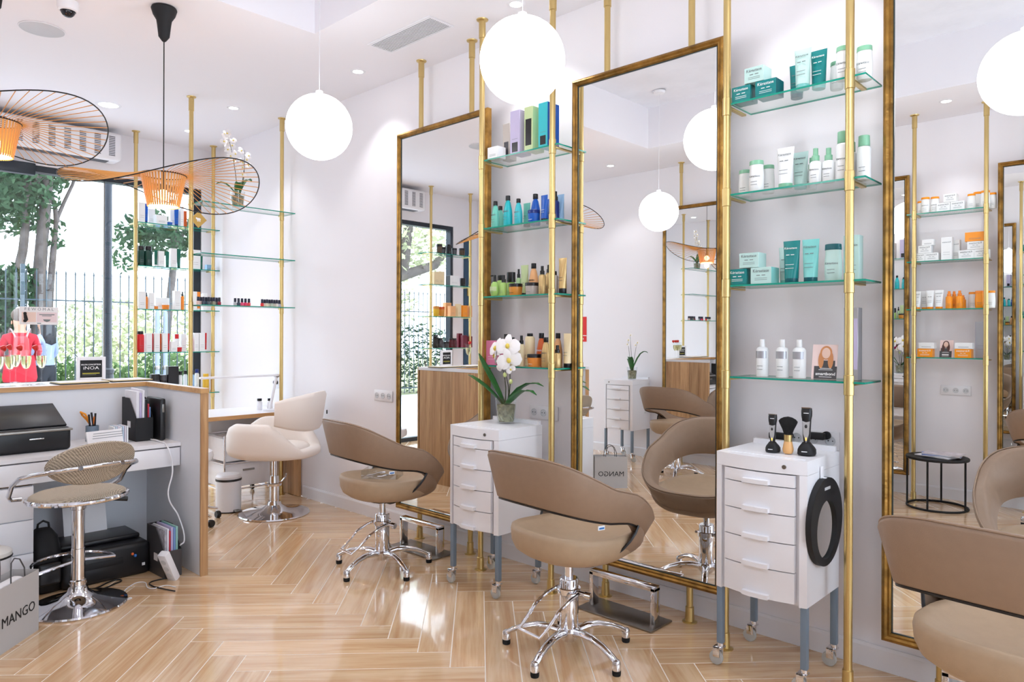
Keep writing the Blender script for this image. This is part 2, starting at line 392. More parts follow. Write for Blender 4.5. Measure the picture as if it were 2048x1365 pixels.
UW = shelf_unit('brass pole unit with glass shelves standing before the window', -7.21, 2.848, R(90), .368, SHZ+[.82], -.02, .17)
UN = shelf_unit('brass pole unit with three glass shelves over the nail table', -5.83, 2.815, R(90), .395, SHZ[:3], -.16, .05, .04)
UM = shelf_unit('brass pole window unit seen only in the left mirror', -7.10, -.045, R(90), .345, SHZ, -.02, .19)
UO = shelf_unit('brass pole unit of orange products seen in the right mirror', -1.478, -.57, pi, .262)

# ================================================================ lamps
def globe(label, x, y, z=2.60, zt=ZR, r=.184):
    t = thing('globe_pendant', label, 'pendant lamp', (x, y, z), 0, 'white globe pendants')
    MB().sphere((0, 0, 0), r, 36, 22).build('globe', M_globe, t)
    MB().cyl((0, 0, r-.002), (0, 0, zt-z-.02), .0022, n=6).build('cord', M_white, t)
    MB().lathe([(.012, r-.004), (.02, r-.002), (.02, r+.02), (.004, r+.03)], n=14).build('cap', M_white, t)
    MB().lathe([(.0, zt-z-.035), (.05, zt-z-.03), (.06, zt-z-.012), (.06, zt-z-.008)], n=20).build('canopy', M_white, t)
globe('white globe pendant above the first taupe chair', -3.606, 2.215, 2.59)
globe('white globe pendant above the middle taupe chair', -2.105, 2.285, 2.60)
globe('white globe pendant above the nearest chair, seen in right mirror', -.548, 2.36, 2.60)
globe('smaller-looking globe pendant reflected inside the middle mirror', -3.66, .414, 2.575)
globe('globe pendant of the opposite row, second, seen in mirrors', -2.1, .41, 2.59)
globe('globe pendant of the opposite row nearest the camera', -.55, .41, 2.59)

M_slat = mat('warm_slat', (226, 160, 88), .5)
M_ring = mat('black_wire', (22, 20, 20), .5)
M_bulb = mat('warm_bulb', (255, 240, 220), .4, emit=(255, 206, 150), estr=8)
def hat_pendant(label, x, y, z0, sp, k0, k1, k2, k3):
    """wide wavy wire brim round a slatted cone"""
    t = thing('wire_brim_pendant', label, 'pendant lamp', (x, y, z0), 0, 'wavy wire-brim pendants')
    Rr = .525; hc = .185; rt, rb = .122, .086
    def rim(a):
        rr, dd = cos(a), sin(a)
        p = RT*(rr*Rr) + FW*(dd*Rr); return Vector((p.x, p.y, k0 + k1*cos(2*a) + k2*sin(2*a) + k3*sin(a)))
    MB().tube([rim(2*pi*i/72) for i in range(72)], .0035, 6, loop=True).build('brim_ring', M_ring, t)
    sp_ = MB()
    for i in range(sp):
        a = 2*pi*i/sp; p = RT*(cos(a)*rt) + FW*(sin(a)*rt)
        sp_.cyl(p, rim(a), .0022, n=4)
    sp_.build('brim_spokes', M_slat, t)
    MB().tube([(rt*cos(2*pi*i/40), rt*sin(2*pi*i/40), 0) for i in range(40)], .004, 6, loop=True).build('top_ring', M_ring, t)
    for i in range(44):
        a = 2*pi*i/44; w = .0058; da = w/rt
        vs = [(rt*cos(a-da), rt*sin(a-da), 0), (rt*cos(a+da), rt*sin(a+da), 0), (rb*cos(a+da), rb*sin(a+da), -hc), (rb*cos(a-da), rb*sin(a-da), -hc)]
        vi = [(v[0]*.975, v[1]*.975, v[2]) for v in vs]
        if i == 0: pass
        sl = MB(); sl.add(vs+vi, [(0,1,2,3), (7,6,5,4), (0,4,5,1), (1,5,6,2), (2,6,7,3), (3,7,4,0)]); sl.build('slat', M_slat, t, smooth=False)
    MB().lathe([(rb-.006, -hc+.012), (rb-.006, -hc+.004), (0, -hc+.004), (0, -hc+.012)], n=30).build('diffuser', M_bulb, t)
    MB().sphere((0, 0, -hc+.07), .032, 14, 10).build('bulb', M_bulb, t)
    MB().lathe([(.0, -hc+.1), (.014, -hc+.1), (.016, -.06), (.01, -.03), (.004, 0), (0, .01)], n=12).build('socket', M_black, t)
    h = ZC-z0
    MB().cyl((0, 0, -.02), (0, 0, h-.19), .0032, n=6).build('cord', M_ring, t)
    MB().lathe([(.005, h-.2), (.012, h-.195), (.03, h-.17), (.038, h-.1), (.042, h-.075), (.06, h-.045), (.07, h-.012), (.066, h-.002), (0, h-.002)], n=24).build('canopy', M_blackm, t)
    ld = bpy.data.lights.new('warm_glow', 'POINT'); ld.energy = 1.2; ld.color = (1, .76, .5); ld.shadow_soft_size = .03
    lo = bpy.data.objects.new('warm_glow', ld); C.objects.link(lo); lo.parent = t; lo.location = (0, 0, -hc-.03)
hat_pendant('wavy wire-brim pendant hanging over the reception end panel', -4.35, 1.647, 2.335, 56, -.043, .088, -.045, 0)
hat_pendant('wavy wire-brim pendant at the left edge of the picture', -4.60, .88, 2.53, 56, .006, .085, -.015, -.03)

def downlight(px, py, r, label, power=1.0, z=ZC, x=None, y=None):
    p = at_Z(px, py, z) if x is None else Vector((x, y, z))
    t = thing('downlight', label, 'downlight', (p.x, p.y, z), 0, 'recessed ceiling downlights')
    MB().lathe([(r*.86, -.004), (r, -.004), (r+.012, -.001), (r+.012, 0), (r*.86, 0)], n=28).build('trim_ring', M_white, t)
    MB().lathe([(0, -.003), (r*.86, -.003), (r*.86, 0), (0, 0)], n=28).build('lens', M_lamp, t)
    ld = bpy.data.lights.new('down_beam', 'SPOT'); ld.energy = DOWN*power; ld.spot_size = R(100); ld.spot_blend = .5; ld.color = (.97, .975, 1); ld.shadow_soft_size = r
    lo = bpy.data.objects.new('down_beam', ld); C.objects.link(lo); lo.parent = t; lo.location = (0, 0, -.02)
downlight(716, 143, .042, 'small ceiling downlight right of the left globe')
downlight(467, 216, .042, 'small ceiling downlight above the white orchid')
downlight(378, 262, .042, 'small ceiling downlight half behind a brass pole', .5)
downlight(217, 210, .085, 'large round ceiling downlight near the window', 1.3)
downlight(1032, 8, .042, 'small ceiling downlight above the middle globe', 1.5)
downlight(0, 0, .042, 'ceiling downlight of the opposite side seen in right mirror', x=-1.45, y=-.33)
downlight(0, 0, .042, 'ceiling downlight above the right trolley', 1.3, x=-1.15, y=2.88)
downlight(0, 0, .042, 'ceiling downlight seen inside the middle mirror', x=-4.75, y=-.33)
downlight(0, 0, .042, 'added ceiling downlight, unseen, past the right picture edge', 1.3, x=.42, y=2.88)  # extra lamp out of view, added to brighten the right-hand wall
downlight(0, 0, .042, 'added ceiling downlight, unseen, over the opposite wall behind the camera', x=.1, y=-.33)  # added out of view to even the light at the camera end
downlight(0, 0, .085, 'large ceiling downlight seen in the left mirror', x=-5.65, y=.15)
# ceiling speaker, dome camera, air grille, air curtain
M_spk = mat('speaker_mesh', (206, 206, 210), .6)
p = at_Z(84, 58, ZC); t = thing('ceiling_speaker', 'round grey speaker grille flush in the ceiling', 'speaker', (p.x, p.y, ZC))
MB().lathe([(0, -.006), (.118, -.006), (.122, -.003), (.122, 0), (0, 0)], n=36).build('grille', M_spk, t); MB().tube([(.123*cos(i*pi/18), .123*sin(i*pi/18), -.003) for i in range(36)], .003, 6, loop=True).build('rim', M_white, t)
p = at_Z(136, 4, ZC); t = thing('dome_camera', 'white dome security camera on the ceiling', 'camera', (p.x, p.y, ZC))
MB().lathe([(.04, -.055), (.05, -.05), (.055, -.03), (.055, 0), (0, 0)], n=24).build('housing', M_white, t); MB().sphere((0, 0, -.05), .038, 18, 12).build('dome', mat('smoked_dome', (26, 26, 32), .08), t)
t = thing('air_grille', 'long louvred air grille in the ceiling', 'vent', (-3.608, 2.86, ZC))
gm = MB()
for y0, y1, x0, x1 in ((-.1, -.085, -.31, .31), (.085, .1, -.31, .31), (-.085, .085, -.31, -.298), (-.085, .085, .298, .31)): gm.b2(x0, x1, y0, y1, -.008, -.001)
gm.build('frame', M_white, t)
for i in range(13): MB().box((0, -.078+i*.013, -.006), (.596, .0075, .004), rot=Matrix.Rotation(R(25), 3, 'X')).build('louvre', M_white, t)
MB().b2(-.298, .298, -.085, .085, -.002, -.0005).build('duct', mat('duct_dark', (70, 72, 76), .8), t)
t = thing('air_curtain', 'long white air curtain unit mounted above the window', 'air conditioner', (XW+.004, 1.32, 3.005))
MB().box((.11, 0, .13), (.22, 2.1, .26), b=.035, seg=4).build('casing', M_white, t)
M_slot = mat('grille_slot', (96, 98, 104), .7)
for i in range(17):
    y = -.96+i*.12
    for k in range(12): MB().box((.2205, y, .045+k*.0155), (.003, .052, .0075)).build('slot', M_slot, t)
MB().box((.12, 0, -.001), (.1, 1.9, .006), b=.002).build('outlet', M_slot, t)

# ================================================================ styling chairs
def plan(a, aa, bb, n=3.0):
    s_, c_ = sin(a), cos(a); return (aa*math.copysign(abs(s_)**(2/n), s_), -bb*math.copysign(abs(c_)**(2/n), c_))
KEYS = [(0, .915, .70), (30, .905, .692), (60, .86, .668), (90, .768, .632), (102, .722, .61), (115, .662, .573), (135, .596, .52), (155, .562, .47), (180, .55, .45)]
def prof(deg):
    q_ = [prof0(deg+o) for o in (-14, -7, 0, 7, 14)]; return sum(a for a, b in q_)/5, sum(b for a, b in q_)/5
def prof0(deg):
    d_ = abs((deg+180) % 360-180)
    for (a, t0, b0), (c, t1, b1) in zip(KEYS, KEYS[1:]):
        if a <= d_ <= c: u = (d_-a)/(c-a); return t0+(t1-t0)*u, b0+(b1-b0)*u
    return KEYS[-1][1:]
def styling_chair(label, loc, rz=0, brz=0):
    t = thing('styling_chair', label, 'salon chair', loc, rz, 'taupe styling chairs')
    rs = []; NS = 72; top = []; low = []
    for i in range(NS):
        deg = 360*i/NS; a = R(deg); zt, zb = prof(deg); h = zt-zb
        th = .05 + (.03 if abs((deg+180) % 360-180) > 140 else 0)*min(1, (abs((deg+180) % 360-180)-140)/30)
        ring = []
        for o, w in ((-.008, 0), (0, .05), (0, .5), (0, .93), (-.006, .985), (-.02, 1.0), (-th+.014, .995), (-th, .94), (-th, .5), (-th, .05), (-th+.01, 0)):
            fl = -.03+.045*w
            x, y = plan(a, .325+fl+o, .315+fl+o); ring.append((x, y+.005, zb+h*w))
        rs.append(ring); top.append(ring[4]); low.append(ring[0])
    sh = MB(); sh.rings(rs, closed=True, loop=True); sh.build('backrest_band', M_leather, t, ang=60)
    MB().tube([(p_[0]*.995, p_[1]*.995, p_[2]+.004) for p_ in top], .0035, 6, loop=True).build('piping', M_leather, t)
    k = int(118/5); MB().tube([low[i % NS] for i in range(-k, k+1)], .0065, 6).build('lower_trim', M_black, t)
    # underside of the band, folding back beneath the seat from both front corners
    us = MB(); rows = []
    for j in range(9):
        s_ = j/8; row = []
        for i in range(29):
            deg = 106-28*s_+(148+56*s_)*i/28; zt, zb = prof(deg); sc = 1-.74*(1-cos(s_*pi/2))
            x, y = plan(R(deg), .297*sc, .287*sc); row.append((x, y+.005+.01*s_, zb+.004-(zb-.404)*sin(s_*pi/2)))
        rows.append(row)
    us.rings(rows, closed=False); us.build('under_shell', M_leather, t, ang=60)
    for e, nm in ((0, 1), (28, -1)): MB().tube([(r_[e][0]*1.005, r_[e][1], r_[e][2]) for r_ in rows], .006, 6).build('seam_trim', M_black, t)
    # seat cushion
    st = MB(); sr = []
    for f_, z in ((.02, .508), (.45, .512), (.7, .523), (.86, .543), (.945, .556), (.985, .55), (1.0, .53), (.985, .495), (.93, .462), (.8, .438), (.5, .422), (.02, .416)):
        sr.append([(lambda q: (q[0], q[1]+.025, z+.02*f_*max(0, cos(2*pi*i/48))*(1 if z > .5 else .3)))(plan(2*pi*i/48, .262*f_, .262*f_, 2.5)) for i in range(48)])
    st.rings(sr); st.build('seat', M_leath2, t, ang=60)
    MB().tube([(lambda q: (q[0], q[1]+.025, .552+.018*max(0, cos(2*pi*i/48))))(plan(2*pi*i/48, .249, .249, 2.5)) for i in range(48)], .0028, 6, loop=True).build('seat_piping', M_leather, t)
    tg = plan(R(76), .302, .292); MB().box((tg[0], tg[1], .632), (.004, .034, .017), rot=Matrix.Rotation(R(-8), 3, 'Z')).build('brand_tag', mat('tag_white', (236, 240, 244), .6), t); MB().box((tg[0]+.0025, tg[1], .631), (.001, .026, .007), rot=Matrix.Rotation(R(-8), 3, 'Z')).build('tag_print', mat('tag_blue', (40, 110, 180), .6), t)
    # base
    MB().lathe([(.0, .405), (.075, .405), (.075, .414), (0, .414)], n=20).build('seat_plate', M_blackm, t)
    MB().lathe([(0, .325), (.019, .325), (.019, .385), (.026, .39), (.026, .405), (0, .405)], n=20).build('piston', M_chrome, t)
    MB().lathe([(.0, .085), (.04, .085), (.043, .09), (.043, .325), (.039, .331), (0, .331)], n=28).build('cylinder', M_chrome, t)
    MB().lathe([(.043, .262), (.052, .264), (.052, .288), (.043, .29)], n=28).build('collar', M_chrome, t)
    kb = MB(); kb.cyl((.05, .0, .276), (.1, .018, .272), .011, n=12); kb.cyl((.088, .012, .272), (.112, .022, .27), .017, n=12); kb.build('pump_knob', M_chrome, t)
    lp = [(.066, -.005, .275), (.07, -.06, .262), (.072, -.13, .232), (.07, -.2, .17), (.066, -.238, .143), (-.066, -.238, .143), (-.07, -.2, .17), (-.072, -.13, .232), (-.07, -.06, .262), (-.066, -.005, .275)]
    pd = MB().tube(lp, .0075, 8).build('pump_pedal', M_chrome, t)
    MB().lathe([(0, .05), (.03, .052), (.05, .075), (.056, .1), (.045, .112), (0, .112)], n=28).build('hub', M_chrome, t)
    for q in range(5):
        an = R(-80+72*q)-rz+brz; pts = [(.035, .092), (.09, .104), (.15, .103), (.21, .09), (.262, .068), (.288, .052)]; wd = [.024, .022, .02, .018, .0165, .016]
        ar = MB(); ar.tube([(u*cos(an), u*sin(an), z) for u, z in pts], wd, 12, sq=(1, .72)); ar.lathe([(0, .022), (.018, .022), (.019, .05), (.014, .062), (0, .066)], (.29*cos(an), .29*sin(an), 0), 16)
        arm = ar.build('base_arm', M_chrome, t); MB().lathe([(0, 0), (.017, 0), (.0185, .006), (.0185, .022), (0, .022)], (.29*cos(an), .29*sin(an), 0), 16).build('foot_pad', M_rubber, arm)
    return t
ch1 = styling_chair('taupe leather salon chair with a clear tray, in front of left mirror', (-3.565, 2.632, 0), R(-6))
styling_chair('taupe leather salon chair in the middle, facing the middle mirror', (-2.025, 2.518, 0), R(-6))
styling_chair('taupe leather salon chair nearest, cut by the right picture edge', (-.37, 2.525, 0), R(-6))
for x, l in ((-3.70, 'taupe salon chair of the opposite row seen in the middle mirror'), (-.66, 'taupe salon chair of the opposite row seen in the right mirror'), (-2.20, 'taupe salon chair of the opposite row between the other two')):
    styling_chair(l, (x, -.0 if x < -1 else -.12, 0), pi)
# clear tray with chrome clips on the first chair's seat
t = thing('acrylic_tray', 'clear acrylic tray with chrome clips lying on the left chair seat', 'tray', (-3.565, 2.632, .549), R(38))
tr = MB(); tr.b2(-.11, .11, -.075, .075, 0, .003); tr.b2(-.11, .11, -.075, -.072, .003, .05); tr.b2(-.11, .11, .072, .075, .003, .05); tr.b2(-.11, -.107, -.072, .072, .003, .05); tr.b2(.107, .11, -.072, .072, .003, .05); tr.build('tray_body', M_acry, t, smooth=False)
for dx, dy, a in ((-.05, .02, .4), (.02, -.02, -.3)):
    cb = MB(); cb.tube([(dx+u*cos(a), dy+u*sin(a), .012+.01*sin(u*30)) for u in (-.05, -.02, .01, .04, .06)], .006, 8); cb.build('hair_clip', M_chrome, t)

# ================================================================ footrests under the mirrors
def footrest(label, x, y=3.03):
    t = thing('footrest', label, 'footrest', (x, y, 0), 0, 'steel footrests')
    MB().box((0, 0, .006), (.45, .19, .01), b=.004).build('base_plate', M_steel, t)
    f = MB(); f.box((-.185, -.0, .098), (.024, .05, .174), b=.002); f.box((.185, -.0, .098), (.024, .05, .174), b=.002); f.box((0, 0, .181), (.394, .05, .024), b=.002); f.build('foot_bar', M_chrome, t)
footrest('steel footrest with raised bar under the left mirror', -3.665, 3.02); footrest('steel footrest with raised bar under the middle mirror', -2.085, 3.03); footrest('steel footrest with raised bar under the right mirror', -.47, 3.03)

# ================================================================ salon trolleys
def arc(w, d, bow, n=14, off=0): 
    return [(-w/2+w*i/n, -d/2-bow*(1-((2*i/n)-1)**2)-off) for i in range(n+1)]
def trolley(label, loc, rz=0, zb=.345, zt=.905):
    t = thing('salon_trolley', label, 'trolley', loc, rz, 'white salon trolleys')
    w, d, bow = .385, .35, .035
    b = MB(); b.b2(-w/2, w/2, -d/2+.008, d/2, zb, zt-.056); b.build('body', M_white, t, ang=25)
    b = MB(); b.prism(arc(w, d, bow)+[(w/2, d/2), (-w/2, d/2)], zt-.055, zt); b.b2(-w/2+.02, w/2-.02, -d/2+.03, -d/2+.034, zt, zt+.002); b.build('top_band', M_white, t, ang=25)
    for sx in (-1, 1):
        st = [p_ for p_ in arc(w, d, bow) if p_[0]*sx > .148]; xs = sorted(st); poly = xs+[(xs[-1][0], -d/2+.0078), (xs[0][0], -d/2+.0078)]
        MB().prism(poly, zb, zt-.056).build('stile', M_white, t, ang=25)
    MB().b2(-w/2+.01, w/2-.01, d/2-.02, d/2, zt, zt+.022).build('rear_lip', M_white, t)
    lk = MB(); lk.cyl((.11, -d/2-.017, zt-.028), (.11, -d/2-.0275, zt-.028), .0085, n=14); lk.build('lock', M_steel, t)
    zs = [zt-.06, zt-.112, zt-.224, zt-.336, zt-.448, zb+.006]
    for i in range(5):
        z1, z0 = zs[i], zs[i+1]+.004
        fr_ = [p_ for p_ in arc(.2955, d, bow*.62, off=.0145)]; bk = [(x, y+.018) for x, y in fr_][::-1]
        dr = MB().prism(fr_+bk, z0, z1).build('drawer', M_white, t, ang=25)
        hf = [(x, y-.022) for x, y in arc(.11, d, .004, 6, off=.031)]; hb = [(x, y+.03) for x, y in hf][::-1]
        MB().prism(hf+hb, z0+.002, z0+.02).build('handle', M_white, dr, ang=25)
    for sx in (-1, 1):
        for sy in (-1, 1):
            x, y = sx*(w/2-.014), sy*(d/2-.014)
            MB().box((x, y, (.1+zb)/2), (.026, .026, zb-.1), b=.002).build('leg', M_grey, t)
            c = MB(); c.cyl((x, y, .078), (x, y, .1), .013, n=14); c.box((x-.012, y-.018, .062), (.03, .006, .045), b=.002); c.box((x-.012, y+.018, .062), (.03, .006, .045), b=.002); c.box((x-.006, y, .081), (.04, .042, .007), b=.002)
            c = c.build('caster', M_chrome, t)
            wl = MB(); wl.lathe([(0, -.0135), (.006, -.0135), (.02, -.012), (.029, -.008), (.031, 0), (.029, .008), (.02, .012), (.006, .0135), (0, .0135)], n=24); wl = wl.build('wheel', MATS.get('clear_wheel') or mat('clear_wheel', (226, 228, 226), .12, trans=.55, ior=1.2), c)
            wl.matrix_local = Matrix.Translation((x-.02, y, .0312)) @ Matrix.Rotation(pi/2, 4, 'X')
    return t
trolley('white drawer trolley holding the large white orchid', (-2.868, 2.905, 0))
trolley('white drawer trolley holding the hair clippers', (-1.288, 3.02, 0), zt=.922)
trolley('white drawer trolley against the opposite wall, seen in middle mirror', (-4.70, -.60, 0), pi)

# ================================================================ sockets
def sockets(label, x, y, z, n, sg=1, blank=0):
    t = thing('socket_plate', label, 'wall socket', (x, y, z), 0 if sg > 0 else pi, 'wall socket plates')
    w = .075*(n+blank); MB().box((0, -.005, 0), (w, .008, .083), b=.003).build('plate', M_white, t)
    for i in range(n):
        xx = -w/2+.0375+.075*i
        s_ = MB(); s_.lathe([(.0, .0004), (.019, .0004), (.0195, .003), (.022, .003), (.022, 0)], n=20); o = s_.build('outlet', mat('socket_well', (214, 216, 220), .5), t); o.matrix_local = Matrix.Translation((xx, -.0092, .0)) @ Matrix.Rotation(pi/2, 4, 'X')
        h = MB(); h.cyl((-.0095, 0, .0005), (-.0095, 0, .0022), .0028, n=8); h.cyl((.0095, 0, .0005), (.0095, 0, .0022), .0028, n=8); h = h.build('pin_holes', M_blackm, o)
YW = YN-.001
sockets('triple wall socket left of the left mirror', at_Y(768, 792, YN).x, YW, at_Y(768, 792, YN).z, 3)
sockets('wall socket plate behind the orchid trolley', at_Y(1089, 826, YN).x, YW, at_Y(1089, 826, YN).z, 2, 1, 1)
sockets('wall socket plate behind the hair clippers', at_Y(1642, 880, YN).x-.03, YW, at_Y(1642, 880, YN).z, 3)
sockets('triple wall socket on the opposite wall above the magazine table', wxm(1912, YS, 784), YS+.001, 1.42-(784-669)*5.95/1440, 3, -1)

# ================================================================ small round table with magazines, seen in the right mirror
t = thing('side_table', 'black wire-frame round side table under the orange shelves', 'side table', (-1.53, -.44, 0))
MB().lathe([(0, .40), (.228, .40), (.23, .405), (.23, .415), (.226, .42), (0, .42)], n=36).build('table_top', M_blackm, t)
MB().tube([(.22*cos(i*pi/18), .22*sin(i*pi/18), .009) for i in range(36)], .009, 8, loop=True).build('floor_ring', M_blackm, t)
for a in (15, 95, 175, 265): MB().cyl((.22*cos(R(a)), .22*sin(R(a)), .014), (.22*cos(R(a)), .22*sin(R(a)), .402), .008, n=10).build('leg', M_blackm, t)
M_mag = mat('magazine_cover', (206, 196, 200), .35, var=.35, vscale=14); M_mag2 = mat('blue_spine', (120, 140, 200), .4)
for i, (a, c_, l) in enumerate(((.3, M_paper, 'open white magazine at the bottom of the side table pile'), (-.25, M_mag2, 'blue-spined magazine in the middle of the side table pile'), (.05, M_mag, 'magazine with a photo cover on top of the side table pile'))):
    t = thing('magazine', l, 'magazine', (-1.52+.02*i, -.43, .4215+.0105*i), a, 'magazines on the side table')
    MB().box((0, 0, .004), (.27, .2, .007), b=.001).build('pages', M_paper, t); MB().box((0, 0, .0086), (.274, .204, .0012)).build('cover', c_, t); MB().box((-.137, 0, .0045), (.002, .204, .0085)).build('spine', c_, t)
# ================================================================ reception desk (U-shaped)
DX0, DX1, DY0, DY1, DH = -5.03, -4.20, .54, 1.83, 1.095
t = thing('reception_desk', 'white reception desk with oak edging and raised ledge', 'desk', (DX0, DY0, 0))
LX, LY = DX1-DX0, DY1-DY0
MB().b2(-.02, 0, 0, LY, 0, DH-.03).build('back_panel', M_lam, t)
def side(y0, y1, sg, lx, nm):
    b = MB(); b.b2(0, lx, y0, y1, 0, DH-.03); s_ = b.build('side_panel', M_lam, t)
    MB().b2(lx, lx+.012, y0-.004, y1+.004, 0, DH-.03).build('edge_band', M_oak, s_)
    n = 8
    for i in range(n):
        yy = y1 if sg > 0 else y0
        MB().b2(-.4+(lx+.4+.012)*i/n+.0008, -.4+(lx+.4+.012)*(i+1)/n-.0008, yy+(0 if sg > 0 else -.014), yy+(.014 if sg > 0 else 0), 0, DH-.03).build('oak_board', M_oak, s_)
side(LY-.026, LY, 1, LX, 'r'); side(0, .026, -1, LX-.2, 'l')
b = MB(); b.b2(-.42, 0, -.012, LY+.014, DH-.028, DH); lg = b.build('ledge', M_white, t)
b = MB(); b.b2(0, LX+.012, LY-.026, LY+.014, DH-.028, DH); b.build('side_cap', M_white, t)
b = MB(); b.b2(0, LX-.188, -.012, .04, DH-.028, DH); b.build('side_cap', M_white, t)
b = MB(); b.b2(0, .012, .04, LY-.026, DH-.0285, DH-.001); b.b2(.012, LX+.012, LY-.036, LY-.026, DH-.0285, DH-.001); b.b2(LX+.012, LX+.02, LY-.036, LY+.014, DH-.0285, DH-.001); b.build('oak_edging', M_oakedge, t)
for i in range(10): 
    y0_ = -.012+(LY+.026)*i/10; MB().b2(-.434, -.42, y0_+.0008, y0_+(LY+.026)/10-.0008, 0, DH).build('front_board', M_oak, t)
MB().b2(.001, .55, .041, LY-.027, .73, .752).build('worktop', M_white, t)
for y0, y1 in ((.045, LY-.36), (LY-.356, LY-.03)):
    MB().b2(.5, .548, y0, y1, .612, .722, b=.002).build('drawer', M_white, t)
cab = MB().b2(.06, .53, .045, .50, .06, .6).build('drawer_cabinet', M_lam, t)
for i in range(3):
    z0 = .07+i*.178; dr = MB().b2(.53, .546, .047, .498, z0, z0+.172, b=.002).build('drawer', M_white, t)
    MB().b2(.546, .562, .262, .284, z0+.08, z0+.1, b=.003).build('knob', mat('copper_knob', (214, 150, 110), .4), dr)
MB().b2(.03, .5, .06, .49, .6015, .607).build('cabinet_top', M_oakedge, t)
WT = .7525                                   # worktop height
def desk(px, py, z=WT): return at_Z(px, py, z)

# bar stool
M_weave = mat('beige_weave', (196, 180, 158), .7)
nt = M_weave.node_tree; tcn = nt.nodes.new('ShaderNodeTexCoord'); ck = nt.nodes.new('ShaderNodeTexChecker'); ck.inputs['Scale'].default_value = 230
ck.inputs[1].default_value = (*lin((214, 200, 178)), 1); ck.inputs[2].default_value = (*lin((110, 96, 84)), 1); nt.links.new(tcn.outputs['Object'], ck.inputs[0]); nt.links.new(ck.outputs[0], nt.nodes['Principled BSDF'].inputs['Base Color'])
t = thing('bar_stool', 'chrome swivel stool with beige woven oval seat and back', 'stool', (-4.20, 1.17, 0), R(98))
MB().lathe([(0, 0), (.228, 0), (.232, .006), (.228, .014), (.16, .028), (.09, .05), (.05, .08), (.04, .11), (.04, .12), (0, .12)], n=48).build('base', M_chrome, t)
MB().lathe([(0, .12), (.038, .12), (.038, .135), (.032, .14), (.032, .30), (.03, .302), (.03, .5), (.036, .505), (.036, .545), (0, .545)], n=28).build('post', M_chrome, t)
fp = [(.03, 0, .235)] + [(.19*cos(a)*1.0, .05+.2*sin(a), .215) for a in [R(-15+i*14) for i in range(0, 16)]] + [(-.03, 0, .235)]
MB().tube(fp, .0085, 8).build('foot_ring', M_chrome, t)
sr = []
for f_, z in ((.02, .6), (.6, .602), (.88, .598), (.97, .588), (1.0, .575), (.97, .566), (.6, .562), (.02, .562)): sr.append([(.225*f_*cos(2*pi*i/44), .205*f_*sin(2*pi*i/44), z) for i in range(44)])
MB().rings(sr).build('seat', M_weave, t, ang=60)
MB().tube([(.228*cos(2*pi*i/44), .208*sin(2*pi*i/44), .57) for i in range(44)], .012, 8, loop=True).build('seat_rim', M_chrome, t)
MB().lathe([(0, .545), (.09, .545), (.09, .56), (0, .562)], n=24).build('seat_plate', M_blackm, t)
bk = MB(); fr_, rr_ = [], []
def bpt(u, v, off):                       # curved oval back; u across, v up
    x = .215*u; y = -.215+.075*u*u-off; return (x, y-.05*v, .765+.112*v)
rs = []
for q in (0.02, .5, .85, .96, 1.0):
    rs.append([bpt(q*cos(2*pi*i/40), q*sin(2*pi*i/40), 0.016 if q < .97 else .0) for i in range(40)])
for q in (.96, .85, .5, .02):
    rs.append([bpt(q*cos(2*pi*i/40), q*sin(2*pi*i/40), -.012) for i in range(40)])
bk.rings(rs); bk.build('backrest', M_weave, t, ang=60)
arm = [(.20, .17, .566), (.25, .16, .572), (.272, .12, .6), (.275, .07, .66), (.27, .0, .70), (.25, -.1, .725), (.2, -.19, .745), (.1, -.242, .757), (0, -.256, .76)]
arm = arm + [(-x, y, z) for x, y, z in arm[-2::-1]]
MB().tube(arm, .0115, 10).build('arm_tube', M_chrome, t)
for x in (-.1, .1): MB().cyl((x, -.258, .757), (x, -.232, .757), .011, n=12).build('back_bolt', M_chrome, t)
lv = MB(); lv.cyl((.05, .0, .548), (.17, -.02, .528), .005, n=8); o = lv.build('height_lever', M_chrome, t); MB().cyl((.165, -.019, .529), (.235, -.031, .517), .011, .013, n=10).build('lever_grip', M_black, o)

# things on the raised ledge
LZ = DH+.0005
M_wine = mat('champagne', (226, 218, 172), .05, trans=.9, ior=1.15); M_straw = mat('strawberry', (206, 36, 22), .35, bump=.3, bscale=160); M_glass = clear('goblet_glass', (.97, .98, .98), .08)
def flute(px, py, label):
    p = at_Z(px, py, LZ); t = thing('champagne_flute', label, 'glass', (p.x, p.y, LZ), 0, 'champagne flutes on the ledge')
    g_ = MB(); g_.lathe([(0, 0), (.032, 0), (.032, .002), (.008, .006), (.0035, .012), (.0032, .085), (.006, .094), (.017, .108), (.026, .13), (.0285, .16), (.026, .215)], n=20); g_.build('glass', M_glass, t)
    MB().lathe([(0, .1), (.013, .106), (.0235, .128), (.0268, .155), (.0262, .178), (0, .178)], n=18).build('wine', M_wine, t)
    s_ = MB(); s_.lathe([(0, .0), (.008, .005), (.016, .018), (.0175, .028), (.013, .036), (0, .038)], n=14); o = s_.build('strawberry', M_straw, t); o.matrix_local = Matrix.Translation((-.012, -.022, .208)) @ Matrix.Rotation(R(24), 4, 'X') 
for px, py, l in ((-3, 774, 'champagne flute with strawberry cut by the left picture edge'), (20, 773, 'champagne flute with strawberry, second from the left'), (31, 766, 'champagne flute with strawberry, third from the left'), (52, 771, 'champagne flute with strawberry, fourth from the left'), (83, 769, 'champagne flute with strawberry nearest the poster, last of the row')): flute(px, py, l)
p = at_Z(180, 757, LZ); t = thing('counter_sign', 'small white-framed black counter sign on the reception ledge', 'sign', (-5.36, wy(182, -5.36, 740), LZ), R(80))
for a, b_, c_, d_ in ((-.085, -.064, 0, .16), (.064, .085, 0, .16), (-.064, .064, 0, .022), (-.064, .064, .138, .16)): MB().b2(a, b_, -.01, .01, c_, d_, b=.002).build('frame_bar', M_white, t)
